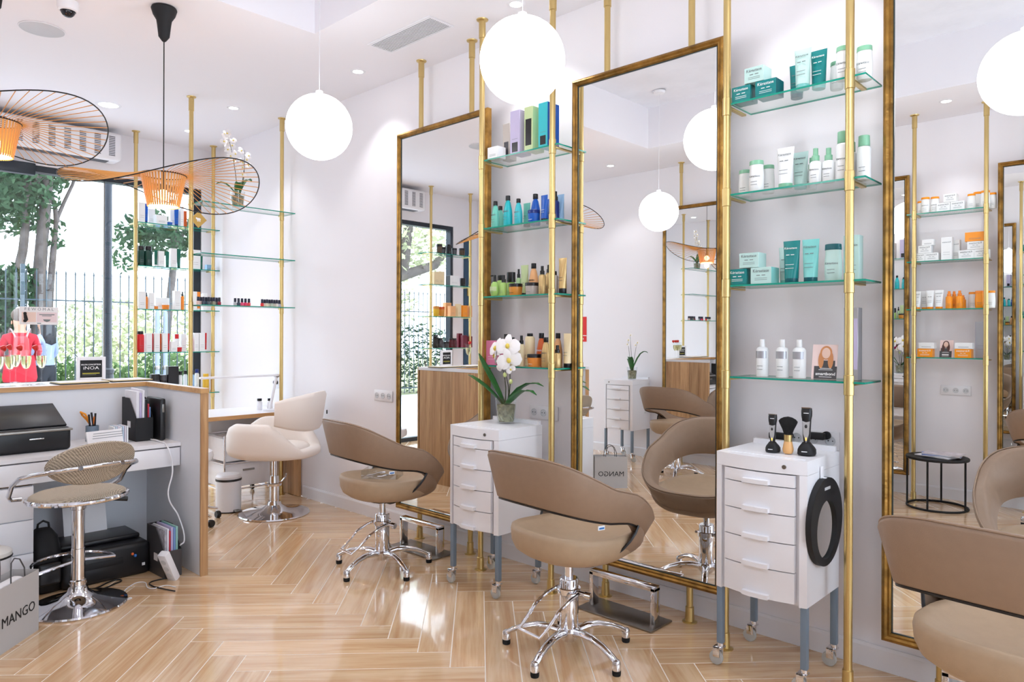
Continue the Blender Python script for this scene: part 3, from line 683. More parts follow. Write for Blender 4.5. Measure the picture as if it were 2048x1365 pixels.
MB().b2(-.064, .064, -.004, .004, .022, .138).build('panel', M_blackm, t)
text('SALON CONCEPTEUR', .0115, M_wink, t, (0, -.0045, .108), bold=.0003); text('iNOA', .03, M_wink, t, (0, -.0045, .085), sx=1.25); MB().box((0, -.0045, .05), (.1, .001, .005)).build('print_bar', mat('yellow_ink', (200, 190, 60), .6), t); MB().box((-.01, -.0045, .041), (.08, .001, .003)).build('print_bar', mat('dim_ink', (130, 130, 100), .6), t)
for px, py, l, w in ((165, 768, 'cream folder lying on the ledge before the counter sign', .28), (260, 763, 'thin leaflet with a dark underside lying near the desk corner', .25)):
    p = at_Z(px, py, LZ); t = thing('leaflet', l, 'leaflet', (p.x-.06, p.y, LZ), R(92), 'leaflets on the ledge')
    MB().box((0, 0, .003), (w, .2, .005), b=.001).build('lower_sheet', M_blackm, t); MB().box((.004, .004, .0085), (w, .2, .005), b=.001).build('middle_sheets', mat('cream_card', (226, 208, 160), .7), t); MB().box((0, .008, .0125), (w-.01, .195, .002)).build('top_sheet', M_paper, t)

# printer on the worktop
p = Vector((-4.80, 1.03, WT)); t = thing('desk_printer', 'black printer with raised paper tray on the worktop', 'printer', p, R(90))
MB().box((0, 0, .065), (.46, .3, .13), b=.02, seg=3).build('body', M_black, t)
MB().box((0, -.155, .118), (.46, .05, .012), b=.004).build('front_lip', M_steel, t)
o = MB().box((0, 0, 0), (.44, .30, .012), b=.005).build('lid', M_black, t); o.matrix_local = Matrix.Translation((0, .04, .185)) @ Matrix.Rotation(R(20), 4, 'X')
MB().box((.06, -.1515, .075), (.07, .004, .006), b=.001).build('status_lamp', M_chrome, t)
# pen pot with tools
p = desk(195, 852); t = thing('pen_pot', 'grey pen pot crammed with orange scissors and black pens', 'pen pot', (-4.90, 1.44, WT))
pp = MB(); pp.lathe([(0, 0), (.035, 0), (.036, .003), (.036, .095), (.033, .095), (.033, .004), (0, .004)], n=20); pp.build('pot', M_grey, t)
for x, y, a, c_, h in ((.0, .012, .05, M_black, .17), (.015, -.01, -.12, M_black, .165), (-.012, .0, .15, mat('orange_grip', (232, 120, 30), .4), .15), (.01, .014, -.2, M_black, .175)):
    MB().cyl((x, y, .006), (x+.1*a, y+.08*a, h), .005, .006, n=8).build('pen', c_, t)
sc = MB(); sc.tube([(-.02, -.005, .1), (-.035, -.02, .13), (-.058, -.04, .16), (-.05, -.05, .178), (-.03, -.03, .165), (-.018, -.012, .125)], .006, 8, loop=True); sc.build('scissor_handle', mat('orange_plastic', (236, 148, 24), .4), t)
# loose papers, cards, files
t = thing('paper_stack', 'white printed sheets propped beside the printer', 'papers', (-4.58, 1.42, WT), R(100)); 
o = MB().box((0, 0, .05), (.2, .012, .1)).build('sheets', M_paper, t); o.rotation_euler.x = R(-18)
for k in range(3): MB().box((0, -.024+k*.004, .088-k*.014), (.17, .001, .003)).build('print_line', M_ink, t)
t = thing('card_box', 'block of small white cards beside the files', 'card box', (-4.74, 1.535, WT), R(90))
for k in range(7): MB().box((-.036+k*.012, 0, .05), (.009, .1, .098+.004*(k % 3)), rot=None).build('card_bundle', mat('card%d' % (k % 3), ((232, 234, 236), (190, 206, 222), (222, 216, 226))[k % 3], .8), t)
def file_box(name, label, loc, rz, sheets, mt, h=.30):
    t = thing(name, label, 'file holder', loc, rz); b = MB()
    sd = [(-.12, 0), (.12, 0), (.12, h), (-.0, h), (-.12, h*.55)]
    for x in (-.0485, .0485): b.add([(x+dx, y, z) for dx in (-.0015, .0015) for y, z in sd], [(0,1,2,3,4)[::-1], (5,6,7,8,9)]+[(i, (i+1) % 5, 5+(i+1) % 5, 5+i) for i in range(5)])
    b.b2(-.047, .047, -.12, .12, 0, .003); b.b2(-.047, .047, .117, .12, .003, h); b.b2(-.047, .047, -.12, -.117, .003, h*.55); b.build('holder', mt, t, smooth=False)
    xx = -.043
    for w, hh, c_, tilt in sheets:
        o = MB().box((xx+w/2, -.005, hh/2+.005), (w*.86, .2, hh), b=.001).build('folder', c_, t); o.rotation_euler.x = R(tilt); xx += w
    MB().b2(-.0515, -.05, -.03, .02, h*.3, h*.45).build('label_plate', M_paper, t); return t
cR, cB, cG, cP, cW = mat('red_folder', (190, 40, 60), .5), mat('blue_folder', (120, 150, 200), .5), mat('green_folder', (150, 196, 186), .5), mat('lilac_folder', (190, 180, 214), .5), mat('white_folder', (226, 226, 234), .6)
M_smoke = mat('smoke_plastic', (70, 68, 70), .3)
file_box('file_holder', 'smoke-grey file holder of folders on the worktop', (-4.80, 1.665, WT), R(90), [(.02, .3, cW, 0), (.012, .29, cP, 0), (.014, .31, cW, 2), (.02, .25, M_black, 0), (.01, .22, cR, 0), (.008, .2, cB, 0)], M_blackm, .26)
t = thing('document_case', 'tall black document case in the desk corner', 'folder', (-4.74, 1.752, WT), R(90)); MB().box((0, 0, .13), (.035, .24, .26), b=.012).build('case', M_black, t); MB().box((-.0, -.122, .2), (.012, .004, .05), b=.001).build('clasp', M_steel, t)
file_box('file_holder', 'file holder packed with coloured folders standing on the floor', (-4.42, 1.685, 0), R(92), [(.014, .27, mat('notebook', (170, 168, 176), .7, var=.4, vscale=50), 0), (.012, .275, cW, 0), (.01, .26, cR, 0), (.014, .28, cP, 0), (.014, .275, cB, 0), (.014, .28, cG, 0)], M_smoke, .28)
# floor printer
t = thing('floor_printer', 'black inkjet printer standing on the floor under the desk', 'printer', (-4.66, 1.40, 0), R(90)); 
MB().box((0, 0, .095), (.46, .36, .19), b=.025, seg=3).build('body', M_black, t); MB().box((0, .05, .205), (.42, .24, .03), b=.012, seg=3).build('scanner_lid', M_black, t)
MB().box((-.02, -.1815, .105), (.2, .004, .035), b=.001).build('control_panel', M_blackm, t)
text('EPSON', .022, M_ink, t, (-.14, -.1806, .155)); MB().sphere((.13, -.181, .13), .008, 10, 8).build('power_button', mat('orange_led', (240, 110, 50), .4), t); MB().sphere((.145, -.181, .118), .009, 10, 8).build('blue_button', mat('blue_led', (60, 120, 200), .4), t)
MB().box((.19, -.1815, .06), (.016, .003, .016)).build('sticker', M_paper, t)
o = MB().box((0, .0, .0), (.23, .003, .3)).build('paper_feed', M_paper, t); o.matrix_local = Matrix.Translation((-.02, .165, .31)) @ Matrix.Rotation(R(-14), 4, 'X')
# black shopping/back bag under the desk
t = thing('black_backpack', 'black backpack slumped beside the drawer cabinet', 'bag', (-4.62, 1.115, 0), R(90))
bp = []
for z, w, d_ in ((0, .9, .8), (.02, 1, 1), (.12, 1.02, 1), (.22, .94, .85), (.29, .78, .6), (.33, .45, .3), (.335, .1, .1)): bp.append([(lambda q: (q[0], q[1]+.02*sin(z*9), z))(plan(2*pi*i/28, .085*w, .13*d_, 3)) for i in range(28)])
MB().rings(bp).build('body', M_blackm, t, ang=60); MB().box((0, -.128, .11), (.11, .03, .12), b=.014, seg=3).build('front_pocket', M_black, t); MB().tube([(-.03, .0, .325), (-.025, 0, .36), (0, 0, .375), (.025, 0, .36), (.03, 0, .325)], .006, 8).build('grab_loop', M_black, t)
# power strip and cables
t = thing('power_strip', 'white multi-socket power strip propped against the file holder', 'power strip', (-4.235, 1.64, 0), R(30)); o = MB().box((0, 0, .0), (.055, .045, .2), b=.008).build('strip', M_white, t); o.matrix_local = Matrix.Translation((.0, 0, .088)) @ Matrix.Rotation(R(28), 4, 'X')
for k in range(3):
    q = MB().cyl((0, -.0235, -.05+.05*k), (0, -.0225, -.05+.05*k), .017, n=14).build('outlet', mat('socket_well', (214, 216, 220), .5), o)
def cable(name, label, pts, r, m_):
    c = bpy.data.curves.new(name, 'CURVE'); c.dimensions = '3D'; c.bevel_depth = r; c.bevel_resolution = 2; s_ = c.splines.new('BEZIER'); s_.bezier_points.add(len(pts)-1)
    for b_, p_ in zip(s_.bezier_points, pts): b_.co = p_; b_.handle_left_type = b_.handle_right_type = 'AUTO'
    o = bpy.data.objects.new(name, c); C.objects.link(o); dg = bpy.context.evaluated_depsgraph_get(); me = bpy.data.meshes.new_from_object(o.evaluated_get(dg)); bpy.data.objects.remove(o)
    me.materials.clear(); me.materials.append(m_); me.polygons.foreach_set('use_smooth', [True]*len(me.polygons)); return tag(link(name, me), label, 'cable')
cable('power_cable', 'white cable hanging from the worktop to the power strip', [(-4.72, 1.70, .758), (-4.55, 1.71, .758), (-4.46, 1.715, .74), (-4.43, 1.735, .6), (-4.40, 1.70, .45), (-4.385, 1.755, .32), (-4.33, 1.765, .2), (-4.25, 1.71, .19)], .0045, M_white)
cable('charger_lead', 'thin white charger cord looping over the floor', [at_Z(x, y, .004) for x, y in ((352, 1175), (330, 1172), (305, 1178), (280, 1165), (262, 1172), (246, 1190), (250, 1200), (262, 1196), (245, 1204))], .0025, M_white)
cable('power_lead', 'black power cord coiled on the floor beside the printer', [at_Z(x, y, .005) for x, y in ((350, 1183), (325, 1178), (303, 1172), (300, 1166), (318, 1160), (336, 1157))], .0035, M_black)
cable('printer_lead', 'coiled black cord lying in front of the floor printer', [at_Z(x, y, .006) for x, y in ((178, 1182), (205, 1178), (230, 1168), (243, 1162), (235, 1160), (215, 1166), (195, 1176), (182, 1180))], .004, M_black)
# waste bin and paper bag at the left edge
t = thing('waste_bin', 'white round waste bin behind the paper shopping bag', 'bin', (-4.30, .80, 0))
MB().lathe([(0, 0), (.085, 0), (.088, .005), (.1, .31), (0, .31)], n=28).build('bin', M_white, t); MB().lathe([(0, .325), (.103, .31), (.104, .335), (.09, .345), (0, .35)], n=28).build('lid', mat('cream_lid', (236, 232, 226), .4), t); MB().tube([(.101*cos(2*pi*i/32), .101*sin(2*pi*i/32), .312) for i in range(32)], .006, 8, loop=True).build('bin_liner', M_black, t)
M_kraft = mat('grey_paper_bag', (188, 184, 182), .75, bump=.05, bscale=30)
t = thing('shopping_bag', 'grey paper shopping bag with black lettering at the left edge', 'shopping bag', (-3.93, .80, 0), R(136)); w, d_, h = .30, .12, .29
b = MB(); vs = [(-w/2, -d_/2, 0), (w/2, -d_/2, 0), (w/2, d_/2, 0), (-w/2, d_/2, 0), (-w/2, -d_/2, h), (w/2, -d_/2, h), (w/2, d_/2, h), (-w/2, d_/2, h), (-w/2+.006, 0, h*.6), (w/2-.006, 0, h*.6)]
b.add(vs, [(3,2,1,0), (0,1,5,4), (2,3,7,6), (1,2,9), (2,6,9), (6,5,9), (5,1,9), (3,0,8), (0,4,8), (4,7,8), (7,3,8)]); o = b.build('bag_body', M_kraft, t, smooth=False); sm = o.modifiers.new('paper', 'SOLIDIFY'); sm.thickness = .0015
for sy in (-1, 1):
    MB().tube([(-.05, sy*.057, h-.02), (-.048, sy*.055, h+.04), (-.03, sy*.045, h+.085), (0, sy*.04, h+.097), (.03, sy*.045, h+.085), (.048, sy*.055, h+.04), (.05, sy*.057, h-.02)], .003, 6).build('handle', M_smoke, t)
for sy in (-1, 1):
    o = text('MANGO', .064, M_print, t, (0, sy*(d_/2+.0015), .13), rot=(R(90), 0, 0 if sy < 0 else pi))
MB().b2(-.1, .1, -.03, .03, h-.12, h-.01, b=.02).build('tissue', M_paper, t)
# poster on the window glass
c0 = at_X(42, 613, XW+.02); c1 = at_X(120, 650, XW+.02); zc = (c0.z+c1.z)/2; wd = abs(c1.y-c0.y); hh = abs(c0.z-c1.z)
t = thing('window_poster', 'pink and white poster with a black hair dryer on the window', 'poster', (XW-.04, (c0.y+c1.y)/2, zc-hh/2), R(90))
MB().box((0, -.004, hh/2), (wd, .003, hh)).build('sheet', M_paper, t)
MB().box((-wd*.26, -.0058, hh*.42), (wd*.36, .001, hh*.56)).build('photo_block', mat('peach_print', (236, 208, 196), .7), t); MB().box((wd*.2, -.0058, hh*.42), (wd*.52, .001, hh*.56)).build('text_block', mat('pink_print', (232, 212, 216), .7), t)
text('F E W O M A L', .035, M_ink, t, (0, -.0062, hh*.86)); MB().box((wd*.2, -.0064, hh*.57), (wd*.4, .0006, .008)).build('print_bar', M_ink, t); MB().box((wd*.2, -.0064, hh*.5), (wd*.25, .0006, .006)).build('print_bar', M_ink, t); MB().box((0, -.0064, hh*.07), (wd*.1, .0006, .008)).build('print_bar', M_ink, t)
k = MB(); k.cyl((-wd*.36, -.0063, hh*.62), (-wd*.36, -.008, hh*.62), hh*.085, n=20); k.tube([(-wd*.36, -.007, hh*.58), (-wd*.345, -.007, hh*.42), (-wd*.33, -.007, hh*.28), (-wd*.36, -.007, hh*.2), (-wd*.4, -.007, hh*.19)], [.012, .014, .016, .014, .01], 8, sq=(1, 1)); k.build('dryer_print', M_print, t)
k = MB(); k.add([(wd*.2-.03, -.0065, hh*.3), (wd*.2+.03, -.0065, hh*.3), (wd*.2+.022, -.0065, hh*.2), (wd*.2, -.0065, hh*.15), (wd*.2-.022, -.0065, hh*.2)], [(0, 4, 3, 2, 1)]); k.build('shield_print', M_ink, t)

# ================================================================ nail corner
t = thing('nail_table', 'white nail table with oak edge built into the corner', 'table', (-5.72, 2.47, 0))
MB().b2(-.62, 0, 0, .825, .712, .738).build('table_top', M_white, t)
MB().b2(0, .012, 0, .825, .708, .74).build('oak_edge', M_oakedge, t); MB().b2(-.62, -.02, -.01, 0, .708, .74).build('side_edge', M_oakedge, t)
sp = MB().b2(-.5, .085, .81, .824, .0, .7).build('side_support', M_oak, t)
for i in range(7): MB().b2(-.5+.0836*i+.0008, -.5+.0836*(i+1)-.0008, .795, .8095, .004, .7).build('oak_board', M_oak, sp)
MB().b2(-.6, -.57, .0, .8, .25, .71).build('modesty_panel', M_lam, t)
TZ = .7385
t = thing('desk_lamp', 'slim white LED desk lamp with long horizontal head', 'desk lamp', (-5.86, 3.12, TZ))
MB().lathe([(0, 0), (.055, 0), (.055, .012), (.045, .016), (0, .016)], n=24).build('base', M_white, t); 
a1 = at_X(553, 752, -5.86); a0 = at_X(404, 748, -5.86)
MB().tube([(0, 0, .014), (0, a1.y-3.12, a1.z-TZ)], .013, 10).build('arm', M_white, t); MB().box((0, (a0.y+a1.y)/2-3.12, a1.z-TZ+.006), (.05, a1.y-a0.y+.03, .018), b=.005).build('lamp_head', M_white, t); MB().cyl((-.02, a1.y-3.12, a1.z-TZ), (.02, a1.y-3.12, a1.z-TZ), .016, n=12).build('joint', M_steel, t)
for i, (px, l) in enumerate(((519, 'small white bottle with black cap left of the desk lamp'), (540, 'small white jar with black cap behind the desk lamp'))):
    t = thing('small_bottle', l, 'bottle', (-6.0+.05*i, wy(px, -6.0+.05*i, 800), TZ), 0, 'bottles on the nail table'); MB().lathe([(0, 0), (.022, 0), (.023, .003), (.023, .07), (.014, .08), (0, .08)], n=16).build('bottle', M_white, t); MB().lathe([(0, .08), (.02, .08), (.02, .1), (0, .1)], n=16).build('cap', M_black, t)
t = thing('wall_plug', 'white wall socket with black plug above the nail table', 'wall socket', (-6.05, YW, 1.0)); MB().box((0, -.005, 0), (.083, .008, .16), b=.003).build('plate', M_white, t); MB().cyl((0, -.009, -.03), (0, -.04, -.03), .018, n=14).build('plug', M_black, t)
# white pump chair at the nail table
t = thing('shampoo_chair', 'cream leather pump chair with wrap-around arms at the nail table', 'salon chair', (-5.24, 2.83, 0), R(128))
rs = []
NS = 60
for i in range(NS+1):
    deg = -148+296*i/NS; a = R(deg); ad = abs(deg); zt = .53 if ad < 30 else .53+.205*min(1, (ad-30)/50); zt -= .05*max(0, (ad-118)/30)**2; zb = .46+.02*max(0, (ad-110)/38); ring = []
    for o, w in ((-.05, 0), (-.012, .06), (0, .22), (0, .75), (-.012, .94), (-.04, 1.0), (-.07, .96), (-.085, .8), (-.085, .25), (-.075, .03)):
        x, y = plan(a, .325+o, .34+o, 2.5); ring.append((x, y, zb+(zt-zb)*w))
    rs.append(ring)
MB().rings(rs).build('arm_shell', M_cream, t, ang=70)
sr = []
for f_, z in ((.02, .55), (.6, .555), (.88, .548), (.97, .53), (1, .5), (.97, .47), (.8, .448), (.02, .44)): sr.append([(lambda q: (q[0], q[1]+.03, z))(plan(2*pi*i/44, .262*f_, .29*f_, 2.6)) for i in range(44)])
MB().rings(sr).build('seat', M_cream, t, ang=70)
rs = []
for i in range(31):
    deg = -72+144*i/30; a = R(deg); fl = .05*(1-abs(deg)/90); zt = .965-.06*(deg/72)**2; zb = .665+.06*(abs(deg)/72)**2; ring = []
    for o, w in ((-.012, 0), (0, .08), (0, .9), (-.014, 1.0), (-.034, 1.0), (-.05, .9), (-.05, .08), (-.036, 0)):
        x, y = plan(a, .335+o, .345+o+.05*w*cos(a), 2.5); ring.append((x, y, zb+(zt-zb)*w))
    rs.append(ring)
MB().rings(rs).build('backrest', M_cream, t, ang=70)
MB().box((.05, -.405, .8), (.02, .004, .03)).build('brand_tag', M_blackm, t)
MB().lathe([(0, 0), (.265, 0), (.27, .006), (.265, .014), (.2, .026), (.1, .045), (.055, .075), (.048, .1), (0, .1)], n=48).build('base', M_chrome, t)
MB().lathe([(0, .1), (.036, .1), (.036, .22), (.055, .222), (.058, .24), (.036, .246), (.034, .3), (0, .302)], n=28).build('cylinder', M_chrome, t); MB().lathe([(0, .3), (.02, .3), (.02, .42), (.05, .43), (.09, .438), (0, .44)], n=20).build('piston', M_chrome, t)
MB().tube([(.04, 0, .23), (.09, -.02, .235), (.1, -.05, .27), (.085, -.06, .3)], .006, 8).build('pump_lever', M_chrome, t)
# rolling stool
p = at_Z(412, 1000, 0); t = thing('rolling_stool', 'white round rolling stool behind the reception end panel', 'stool', (-5.42, 2.23, 0))
MB().lathe([(0, .46), (.15, .46), (.175, .475), (.18, .5), (.172, .535), (.15, .545), (0, .548)], n=32).build('seat', M_white, t); MB().lathe([(0, .1), (.026, .1), (.026, .28), (.016, .285), (.016, .46), (0, .46)], n=20).build('gas_lift', M_blackm, t)
for q in range(5):
    a = R(20+72*q); ar = MB().tube([(.02*cos(a), .02*sin(a), .115), (.12*cos(a), .12*sin(a), .105), (.23*cos(a), .23*sin(a), .075)], [.02, .018, .013], 10, sq=(1, .7)).build('base_arm', M_chrome, t)
    w_ = MB(); w_.lathe([(0, -.016), (.024, -.016), (.027, -.01), (.027, .01), (.024, .016), (0, .016)], n=18); w_ = w_.build('caster', M_black, ar); w_.matrix_local = Matrix.Translation((.235*cos(a), .235*sin(a), .0275)) @ Matrix.Rotation(a, 4, 'Z') @ Matrix.Rotation(pi/2, 4, 'Y')
# drawer cart with chrome frame
t = thing('drawer_cart', 'white two-drawer cart in a chrome frame under the nail table', 'trolley', (-6.02, 2.92, 0))
for z0 in (.12, .34): 
    d_ = MB().b2(-.17, .17, -.2, .2, z0, z0+.19, b=.006).build('drawer', M_white, t); MB().b2(.17, .182, -.05, .05, z0+.13, z0+.145).build('pull', M_steel, d_)
for sx in (-1, 1):
    for sy in (-1, 1):
        MB().cyl((sx*.185, sy*.215, .05), (sx*.185, sy*.215, .56), .009, n=10).build('frame_post', M_chrome, t); w_ = MB().lathe([(0, -.012), (.022, -.012), (.025, -.006), (.025, .006), (.022, .012), (0, .012)], n=18).build('caster', M_black, t); w_.matrix_local = Matrix.Translation((sx*.185, sy*.215, .0255)) @ Matrix.Rotation(pi/2, 4, 'X')
for z in (.105, .325, .545): MB().tube([(-.185, -.215, z), (.185, -.215, z), (.185, .215, z), (-.185, .215, z)], .007, 8, loop=True).build('frame_rail', M_chrome, t)
# pedal bin
p = at_Z(504, 990, 0); t = thing('pedal_bin', 'white pedal bin with black liner rim beside the pump chair', 'bin', (-5.58, 2.62, 0), R(100))
MB().lathe([(0, .008), (.092, .008), (.094, .014), (.096, .245), (0, .245)], n=32).build('bin_body', M_white, t); MB().lathe([(0, .0), (.09, 0), (.094, .008), (0, .009)], n=32).build('foot', M_black, t); MB().lathe([(.09, .245), (.099, .247), (.099, .262), (.09, .264)], n=32).build('liner_rim', M_black, t); MB().lathe([(0, .262), (.095, .262), (.097, .28), (.085, .296), (.05, .302), (0, .304)], n=32).build('lid', M_white, t)
MB().box((-.0, .105, .255), (.04, .03, .03), b=.006).build('hinge', M_black, t); MB().box((.0, -.115, .018), (.05, .05, .012), b=.004).build('pedal', M_steel, t)
# red fire sign on the opposite wall
t = thing('fire_sign', 'red and white fire equipment sign seen in the middle mirror', 'sign', (wxm(1160, YS, 640), YS+.001, 1.42), pi)
MB().box((0, -.002, .1), (.21, .003, .23)).build('red_panel', mat('sign_red', (222, 30, 26), .5), t); MB().box((0, -.002, -.06), (.21, .003, .07)).build('lower_panel', mat('sign_red', (222, 30, 26), .5), t); MB().box((0, -.004, -.06), (.12, .001, .02)).build('print_bar', M_wink, t); k = MB(); k.cyl((0, -.004, .04), (0, -.0045, .04), .03, n=16); k.b2(-.026, .026, -.0045, -.004, .04, .15); k.build('pictogram', M_wink, t)

# ================================================================ orchids
M_leaf = mat('orchid_leaf', (44, 104, 48), .35, var=.15, vscale=20); M_stem = mat('orchid_stem', (52, 60, 36), .6); M_petal = mat('orchid_petal', (250, 246, 246), .5); M_lip = mat('orchid_lip', (232, 206, 90), .5); M_moss = mat('bark_roots', (150, 146, 116), .8, bump=1, bscale=60, var=.6, vscale=40); M_bud = mat('orchid_bud', (206, 214, 140), .5)
def leaf_blade(pts, w, mt, parent, name='leaf', fold=.25):
    b = MB(); n = len(pts); rs = []
    for i, p_ in enumerate(pts):
        p_ = Vector(p_); a = Vector(pts[max(0, i-1)]); c_ = Vector(pts[min(n-1, i+1)]); tn = (c_-a).normalized(); sd = tn.cross(Vector((0, 0, 1)))
        sd = sd.normalized() if sd.length > 1e-3 else Vector((1, 0, 0)); up = sd.cross(tn); u = i/(n-1); ww_ = w*max(.06, sin(pi*min(1, .12+u*.9))**.7)
        rs.append([p_-sd*ww_+up*ww_*fold, p_-sd*ww_*.5+up*ww_*fold*.3, p_, p_+sd*ww_*.5+up*ww_*fold*.3, p_+sd*ww_+up*ww_*fold])
    b.rings(rs, closed=False); o = b.build(name, mt, parent, ang=60); m_ = o.modifiers.new('thick', 'SOLIDIFY'); m_.thickness = .0025; return o
def bloom(parent, loc, dirv, s, k=0):
    """moth-orchid flower: two broad petals, three sepals, a yellow lip"""
    d = Vector(dirv).normalized(); M = Matrix.Translation(loc) @ d.to_track_quat('Z', 'Y').to_matrix().to_4x4() @ Matrix.Rotation(.3*k, 4, 'Z')
    b = MB()
    for a, l, w in ((0, 1.0, .95), (180, 1.0, .95), (90, .95, .5), (215, .9, .38), (325, .9, .38)):
        rs = []
        for i in range(6):
            u = i/5; ww_ = w*s*.62*sin(pi*min(.97, .12+.78*u))**.8; z = .12*s*sin(u*2.2)-.1*s*u*u
            c_ = Vector((cos(R(a)), sin(R(a)), 0))*(u*l*s); n_ = Vector((-sin(R(a)), cos(R(a)), 0)); rs.append([c_-n_*ww_+Vector((0, 0, z-.06*s)), c_+Vector((0, 0, z)), c_+n_*ww_+Vector((0, 0, z-.06*s))])
        b.rings(rs, closed=False, M=M)
    o = b.build('flower', M_petal, parent, ang=80)
    l = MB(); l.sphere((0, 0, .12*s), .17*s, 8, 6, sc=(1, 1.3, 1)); l.v = [tuple(M @ Vector(v)) for v in l.v]; l.build('lip', M_lip, o); return o
def orchid(label, loc, rz, s, leaves, stems, pot=(.063, .048, .145), seed=1, fl=.045):
    random.seed(seed); t = thing('potted_orchid', label, 'orchid', loc, rz, 'potted white orchids'); rt, rb, h = [v*s for v in pot]
    g_ = MB(); g_.lathe([(0, 0), (rb, 0), (rb+.002, .004), (rt, h), (rt-.003, h), (rb-.002, .006), (0, .006)], n=28); g_.build('glass_pot', M_glass, t)
    MB().lathe([(0, .008*s), (rb*.9, .008*s), (rt*.86, h*.72), (0, h*.75)], n=20).build('bark_and_roots', M_moss, t)
    rt_ = MB()
    for i in range(10):
        a = random.uniform(0, 6.28); rt_.tube([(rb*.92*cos(a+u*1.2), rb*.92*sin(a+u*1.2), h*(.7-.6*u)) for u in (0, .3, .6, 1)], .004*s, 5)
    rt_.build('roots', mat('pale_roots', (176, 178, 150), .7), t)
    for lf_ in leaves:
        if isinstance(lf_[0], tuple): leaf_blade(lf_[0], lf_[1], M_leaf, t); continue
        az, ln, rise, dr, w = lf_; c_, s_ = cos(R(az)), sin(R(az)); leaf_blade([(c_*ln*u, s_*ln*u, h*.7+rise*sin(min(1, u*1.0)*pi*.62)-dr*u*u) for u in (0, .15, .35, .55, .75, .9, 1)], w, M_leaf, t)
    for base, tip, blooms in stems:
        b_, t_ = Vector(base), Vector(tip); pts = [b_.lerp(t_, u)+Vector((0, 0, 0))+Vector((.012*s*sin(u*3), .01*s*sin(u*4), 0)) for u in (0, .2, .4, .6, .8, 1)]
        MB().tube(pts, [.0032*s*1.2, .003*s, .0028*s, .0026*s, .002*s, .0014*s], 6).build('flower_stem', M_stem, t)
        for k, (u, off, dv, fs) in enumerate(blooms):
            p_ = b_.lerp(t_, u)+Vector(off)
            if fs > 0: bloom(t, p_, dv, fs, k)
            else: MB().sphere(p_, -fs, 10, 8, sc=(1, 1, 1.3)).build('bud', M_bud, t)
    return t
# the large orchid on the trolley; local x to the right along the wall, -y to the camera
op = at_Z(1012, 846, .908)
orchid('large white orchid in a clear glass pot on the left trolley', (op.x, op.y, .9085), 0, 1.0,
       [(((-.01, 0, .1), (-.05, -.01, .17), (-.1, -.015, .245), (-.15, -.02, .315), (-.185, -.02, .365), (-.205, -.02, .395)), .026), (((-.01, -.01, .1), (-.06, -.03, .155), (-.12, -.05, .205), (-.18, -.06, .24), (-.225, -.065, .262), (-.25, -.065, .268)), .024), (((.01, 0, .1), (.06, -.01, .155), (.13, -.02, .205), (.2, -.025, .235), (.26, -.03, .24), (.31, -.03, .228)), .026), (((.01, -.01, .1), (.07, -.04, .13), (.14, -.06, .17), (.2, -.07, .198), (.26, -.075, .2), (.3, -.075, .182)), .028)],
       [((-.012, 0, .09), (-.035, -.005, .36), [(1.0, (-.02, -.02, .065), (-.2, -.85, .3), .07), (.97, (-.045, -.0, .03), (-.7, -.6, .1), .066), (.86, (.01, -.02, .0), (.1, -.9, -.3), .034)]),
        ((.01, .0, .09), (.012, 0, .42), [(1.0, (.03, -.03, .02), (.35, -.9, .2), .074), (.82, (.04, -.03, .0), (.5, -.85, -.1), .074), (.6, (.04, -.015, .02), (.4, -.9, 0), .03), (.5, (-.012, -.01, .02), (0, -1, 0), -.011), (.42, (.035, -.01, .01), (0, -1, 0), -.011)]),
        ((.0, .004, .09), (-.005, .0, .3), [])], seed=3)
# orchid on the corner shelf
random.seed(5)
bl = []
for k in range(16): bl.append((.55+.45*k/15, (random.uniform(-.03, .03), random.uniform(-.03, .03), random.uniform(-.02, .02)), (random.uniform(.2, 1), random.uniform(-1, .1), random.uniform(-.2, .4)), .034))
orchid('white orchid in a clear pot on the top corner shelf', (-5.80, wy(475, -5.80, 400), SHZ[0]+.001), R(40), .95, [(200, .17, .12, .02, .03), (60, .14, .16, .0, .034), (300, .12, .1, 0, .03)],
       [((0, 0, .09), (-.04, -.1, .60), bl[::1]), ((.01, 0, .09), (.03, .07, .50), bl[2::2]), ((.01, .01, .09), (.05, .02, .4), bl[4::4])], seed=6)
orchid('small white orchid on the trolley by the opposite wall', (-4.62, -.58, .9085), R(180), .95, [(160, .18, .22, .0, .034), (40, .17, .14, .02, .03), (250, .14, .16, 0, .03)],
       [((0, 0, .09), (-.06, .02, .42), [(.98, (0, 0, 0), (0, -1, .2), .03), (.9, (.02, 0, 0), (0, -1, .2), .028)]), ((.01, 0, .09), (.05, .0, .45), [(.98, (0, 0, 0), (0, -1, .2), .03), (.85, (.02, 0, 0), (.2, -1, 0), .028)]), ((.0, .01, .09), (.0, -.03, .5), [(1, (0, 0, 0), (0, -1, .2), .024)])], seed=8)
random.seed(11)

